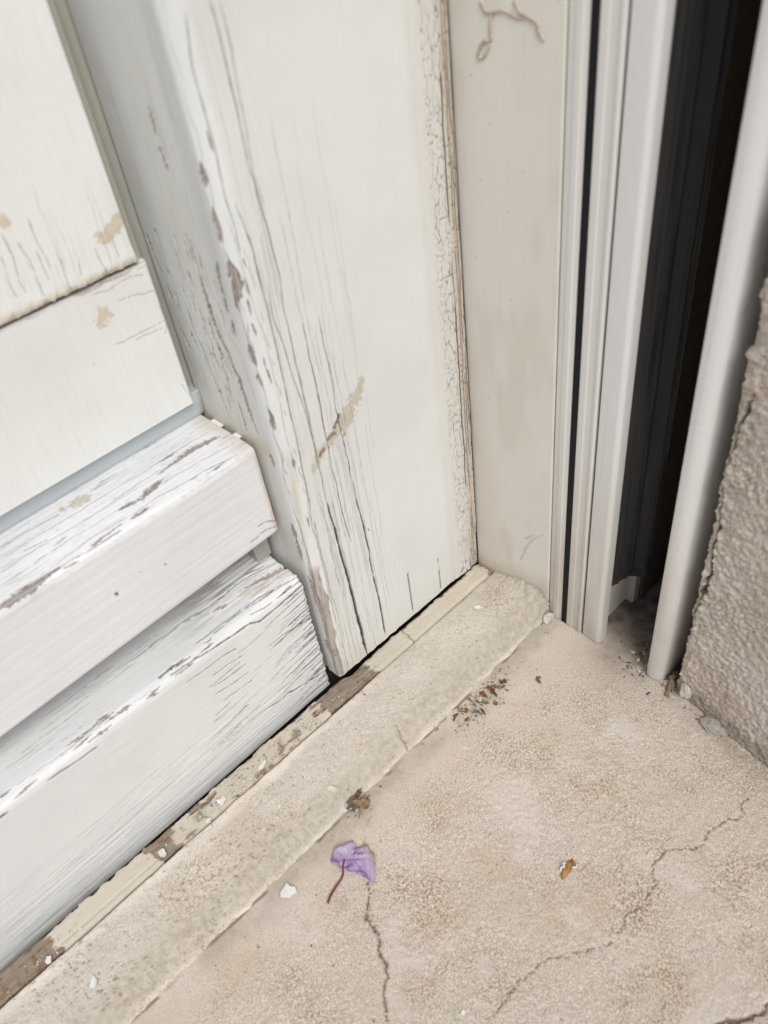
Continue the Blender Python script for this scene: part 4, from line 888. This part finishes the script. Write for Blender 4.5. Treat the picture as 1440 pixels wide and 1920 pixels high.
# amber husk with white fibres
hk = thing('seed_husk', (-118, -156, FZ), 'amber seed husk with white frayed edge lying alone on the grainy floor', 'seed husk')
V, F = [], []
for k in range(9):
    u = k / 8; x = -112.4 - 10.6 * u; wd = 1.7 * math.sin(math.pi * min(.97, .1 + u * .85)) + .25; y0 = -155.2 - 1.0 * u + .6 * math.sin(u * 3)
    for j in range(5): a = math.pi * j / 4; V.append((x + .3 * math.cos(a), y0 + wd * math.cos(a), FZ + .4 + 1.3 * math.sin(a) * (wd / 1.8)))
N = len(V); V += [(a, b, c - .35) for a, b, c in V]
for k in range(8):
    for j in range(4): a = k * 5 + j; F += [(a, a + 1, a + 6, a + 5), (N + a + 5, N + a + 6, N + a + 1, N + a)]
    a = k * 5; F += [(a, a + 5, N + a + 5, N + a), (a + 4, N + a + 4, N + a + 9, a + 9)]
F += [(0, N, N + 1, 1), (1, N + 1, N + 2, 2), (2, N + 2, N + 3, 3), (3, N + 3, N + 4, 4), (40, 41, N + 41, N + 40), (41, 42, N + 42, N + 41), (42, 43, N + 43, N + 42), (43, 44, N + 44, N + 43)]
mesh_obj('husk_shell', V, F, plain('amber_husk', (.42, .20, .05), .4, .5, 0, .5, 500), hk, True)
tube('husk_fibre', [(-112.6, -157.2, FZ + 1), (-114.5, -158.2, FZ + 1.6), (-116, -156.9, FZ + 2)], .45, M['chipw'], hk, seg=6)
tube('husk_fibre', [(-116, -153.6, FZ + 1), (-117.2, -152.6, FZ + 1.8), (-118, -154, FZ + 1.7), (-119.6, -153.2, FZ + 1.4), (-120.6, -154.2, FZ + 1)], .5, M['chipw'], hk, seg=6)
# dried leaf crumbs
def crumb(name, x, y, z, r, mat, seed, label, cat, el=1.6, group=None, parts=3, sp=1.0, mats=None):
    t = thing(name, (x, y, z), label, cat, group); q = random.Random(seed)
    for k in range(parts):
        m = (mats or [mat])[k % len(mats or [mat])]
        chip('leaf_fragment', x + q.uniform(-sp, sp) * r * .7, y + q.uniform(-sp, sp) * r * .9, z + .3 * k, r * q.uniform(.35, .75), .2, M[m], t, seed * 10 + k, lo=.3, el=q.uniform(1.3, el + 1.2), curl=q.uniform(.3, 1.2), tilt=(q.uniform(-.25, .25), q.uniform(-.25, .25)))
    return t
crumb('leaf_crumb', -162, -58.5, FZ + 1.2, 4.6, 'leaf', 3, 'rust brown dried leaf crumb caught at the foot of the sill above the petal', 'leaf crumb', parts=7, mats=['grit', 'leaf', 'leaf2', 'grit'], sp=1.1)
deb = [(-92, -61.5, 2.2), (-84, -63, 2.8), (-77, -62.5, 2.6), (-72, -66, 3.0), (-66, -64, 3.2), (-61, -67, 2.6), (-79, -69, 2.4), (-88, -68, 1.9), (-69, -71, 2.0), (-57, -65, 2.4)]
words = ['leftmost of the dry leaf bits along the foot of the sill', 'second from the left of the dry leaf bits along the sill foot', 'brown leaf bit close against the sill foot, middle of the row', 'orange brown leaf bit in the thick of the litter by the sill', 'largest rust coloured leaf bit in the litter by the sill foot', 'leaf bit at the right side of the litter, away from the sill', 'olive leaf bit lying below the row of litter', 'small low leaf bit at the left of the litter, on the open floor', 'small brown leaf bit farthest from the sill in the litter', 'rightmost of the leaf bits along the foot of the sill']
for i, (x, y, r) in enumerate(deb): crumb('leaf_bit', x, y, FZ + .3, r, 'leaf', 20 + i, words[i], 'leaf bit', group='dry leaf bits along the foot of the sill', parts=2, mats=[['leaf', 'grit'], ['leaf2', 'leaf'], ['grit', 'leaf2']][i % 3])
crumb('leaf_bit', -41, -79.6, FZ + .3, 2.2, 'grit', 44, 'lone dark leaf shred on the floor between the sill end and the pull bar', 'leaf bit', parts=2, mats=['grit'])
crumb('leaf_bit', -223, -92, FZ + .3, 1.3, 'grit', 45, 'tiny dark olive shred on the floor below the bluish stain', 'leaf bit', parts=1, mats=['grit'])
# dry leaf wedged between bar and wall
dl = thing('wedged_leaf', (3, -137, FZ), 'dry tan and brown leaf scraps wedged between the pull bar and the wall', 'dry leaf')
tube('leaf_stalk', [(-6, -138.5, FZ + .6), (-1, -137.5, FZ + 1.4), (4, -136.2, FZ + 3), (9, -135.6, FZ + 5)], 1.0, M['leaf2'], dl, flat=.5, jit=.25, taper=1.5)
tube('leaf_stalk', [(-2, -140.5, FZ + .8), (2, -138, FZ + 2), (5, -136.4, FZ + 3.5)], .8, M['leaf2'], dl, flat=.5, jit=.25)
for k in range(9):
    q = random.Random(k + 70); chip('leaf_fragment', 3 + q.uniform(-2, 14), -136.8 + q.uniform(-1.5, 1.5), FZ + 1 + q.uniform(0, 6), q.uniform(1.2, 2.6), .4, M[['leaf', 'leaf2', 'grit'][k % 3]], dl, k + 300, curl=1., tilt=(q.uniform(-.6, .6), q.uniform(-.6, .6)))
# lump of fallen render at the wall base
def lump(name, cx, cy, cz, rx, ry, rz, mat, label, cat, seed):
    V, F = [], []; n, m = 20, 12
    for j in range(m + 1):
        ph = math.pi * j / m
        for i in range(n):
            a = 2 * math.pi * i / n; ux, uy, uz = math.sin(ph) * math.cos(a), math.sin(ph) * math.sin(a), math.cos(ph)
            k = .62 + .8 * float(fbm(ux * 2 + uz * 1.3 + 5, uy * 2 - uz + 5, 3, seed)); V.append((cx + rx * ux * k, cy + ry * uy * k, cz + rz * max(uz, -.4) * k))
    for j in range(m):
        for i in range(n): F.append((j * n + i, j * n + (i + 1) % n, (j + 1) * n + (i + 1) % n, (j + 1) * n + i))
    z = np.zeros(len(V)); return tag(mesh_obj(name, V, F, M[mat], None, False, org=(cx, cy, cz)), label, cat)
M['lump'] = plain('crumbled_grey_render', (.50, .46, .40), .95, .1, 0, .25, 400, .0004)
lump('render_lump', -6.5, -167, FZ + 1.5, 4.5, 6.5, 3.6, 'lump', 'crumbled grey lump of render lying at the foot of the stucco wall', 'mortar lump', 2)
lump('render_lump', -.5, -146.5, FZ + 6, 2.6, 3.2, 6.5, 'wall', 'pale shard of render standing loose at the wall corner beside the leaf scraps', 'mortar lump', 5)
lump('mortar_knob', -3.5, -57.5, FZ + 1, 4, 3, 3.5, 'sill', 'small knob of mortar where the sill end meets the first track', 'mortar lump', 7)

# fine litter nobody could count: one mesh of tiny shards where dirt gathers
def litter(name, spots, mats, label, cat, seed):
    q = random.Random(seed); V, F, MI = [], [], []
    for cx, cy, rx, ry, z, cnt, r0, r1 in spots:
        for _ in range(cnt):
            x = q.gauss(cx, rx); y = q.gauss(cy, ry); r = q.uniform(r0, r1) * q.uniform(.5, 1); a0 = q.uniform(0, 6.28); el = q.uniform(1, 2.6); b = len(V); m = q.choice((3, 4, 5)); dz = q.uniform(-.25, .25)
            if z == FZ and y > -58.5: y = -58.5 - q.random() * 3
            for k in range(m):
                a = a0 + k / m * 6.2832; X = r * q.uniform(.6, 1.1) * math.cos(a - a0) * el; Y = r * q.uniform(.6, 1.1) * math.sin(a - a0)
                V.append((x + X * math.cos(a0) - Y * math.sin(a0), y + X * math.sin(a0) + Y * math.cos(a0), z + .35 + dz * X + q.uniform(0, .3)))
            V.append((x, y, z + .35 + r * .55)); V.append((x, y, z - .1)); mi = q.randrange(len(mats))
            for k in range(m): F.append((b + k, b + (k + 1) % m, b + m)); F.append((b + (k + 1) % m, b + k, b + m + 1)); MI += [mi, mi]
    c = spots[0]; o = mesh_obj(name, V, F, M[mats[0]], None, org=(c[0], c[1], c[4]))
    for m in mats[1:]: o.data.materials.append(M[m])
    o.data.polygons.foreach_set('material_index', MI); return tag(o, label, cat, kind='stuff')
litter('floor_litter', [(-75, -65, 13, 4, FZ, 170, .25, .8), (-60, -68, 14, 4, FZ, 50, .2, .6), (8, -118, 9, 7, FZ, 120, .3, 1.1), (2, -136, 4, 2, FZ, 60, .3, 1.0), (-6, -165, 2.5, 12, FZ, 50, .3, .8), (-160, -59, 5, 1.5, FZ, 40, .3, .8), (-150, -150, 90, 60, FZ, 60, .15, .4), (-9, -63, 5, 4, FZ, 30, .2, .6)],
       ['grit', 'leaf', 'leaf2', 'chip'], 'fine brown dust and crumbs gathered at the sill foot, in the corner and along the wall', 'litter', 5)
litter('strip_litter', [(-190, -8, 32, 2.5, 1.3, 120, .2, .7), (-130, -8, 12, 2, 1.0, 40, .2, .6), (-312, -9, 10, 3, .6, 40, .2, .6), (-60, -28, 60, 8, 2.2, 40, .12, .35), (-230, -30, 50, 8, 2.2, 60, .12, .4)],
       ['chip', 'grit', 'leaf2', 'chipw'], 'crumbs of paint and grit scattered over the threshold strip and the sill', 'litter', 6)
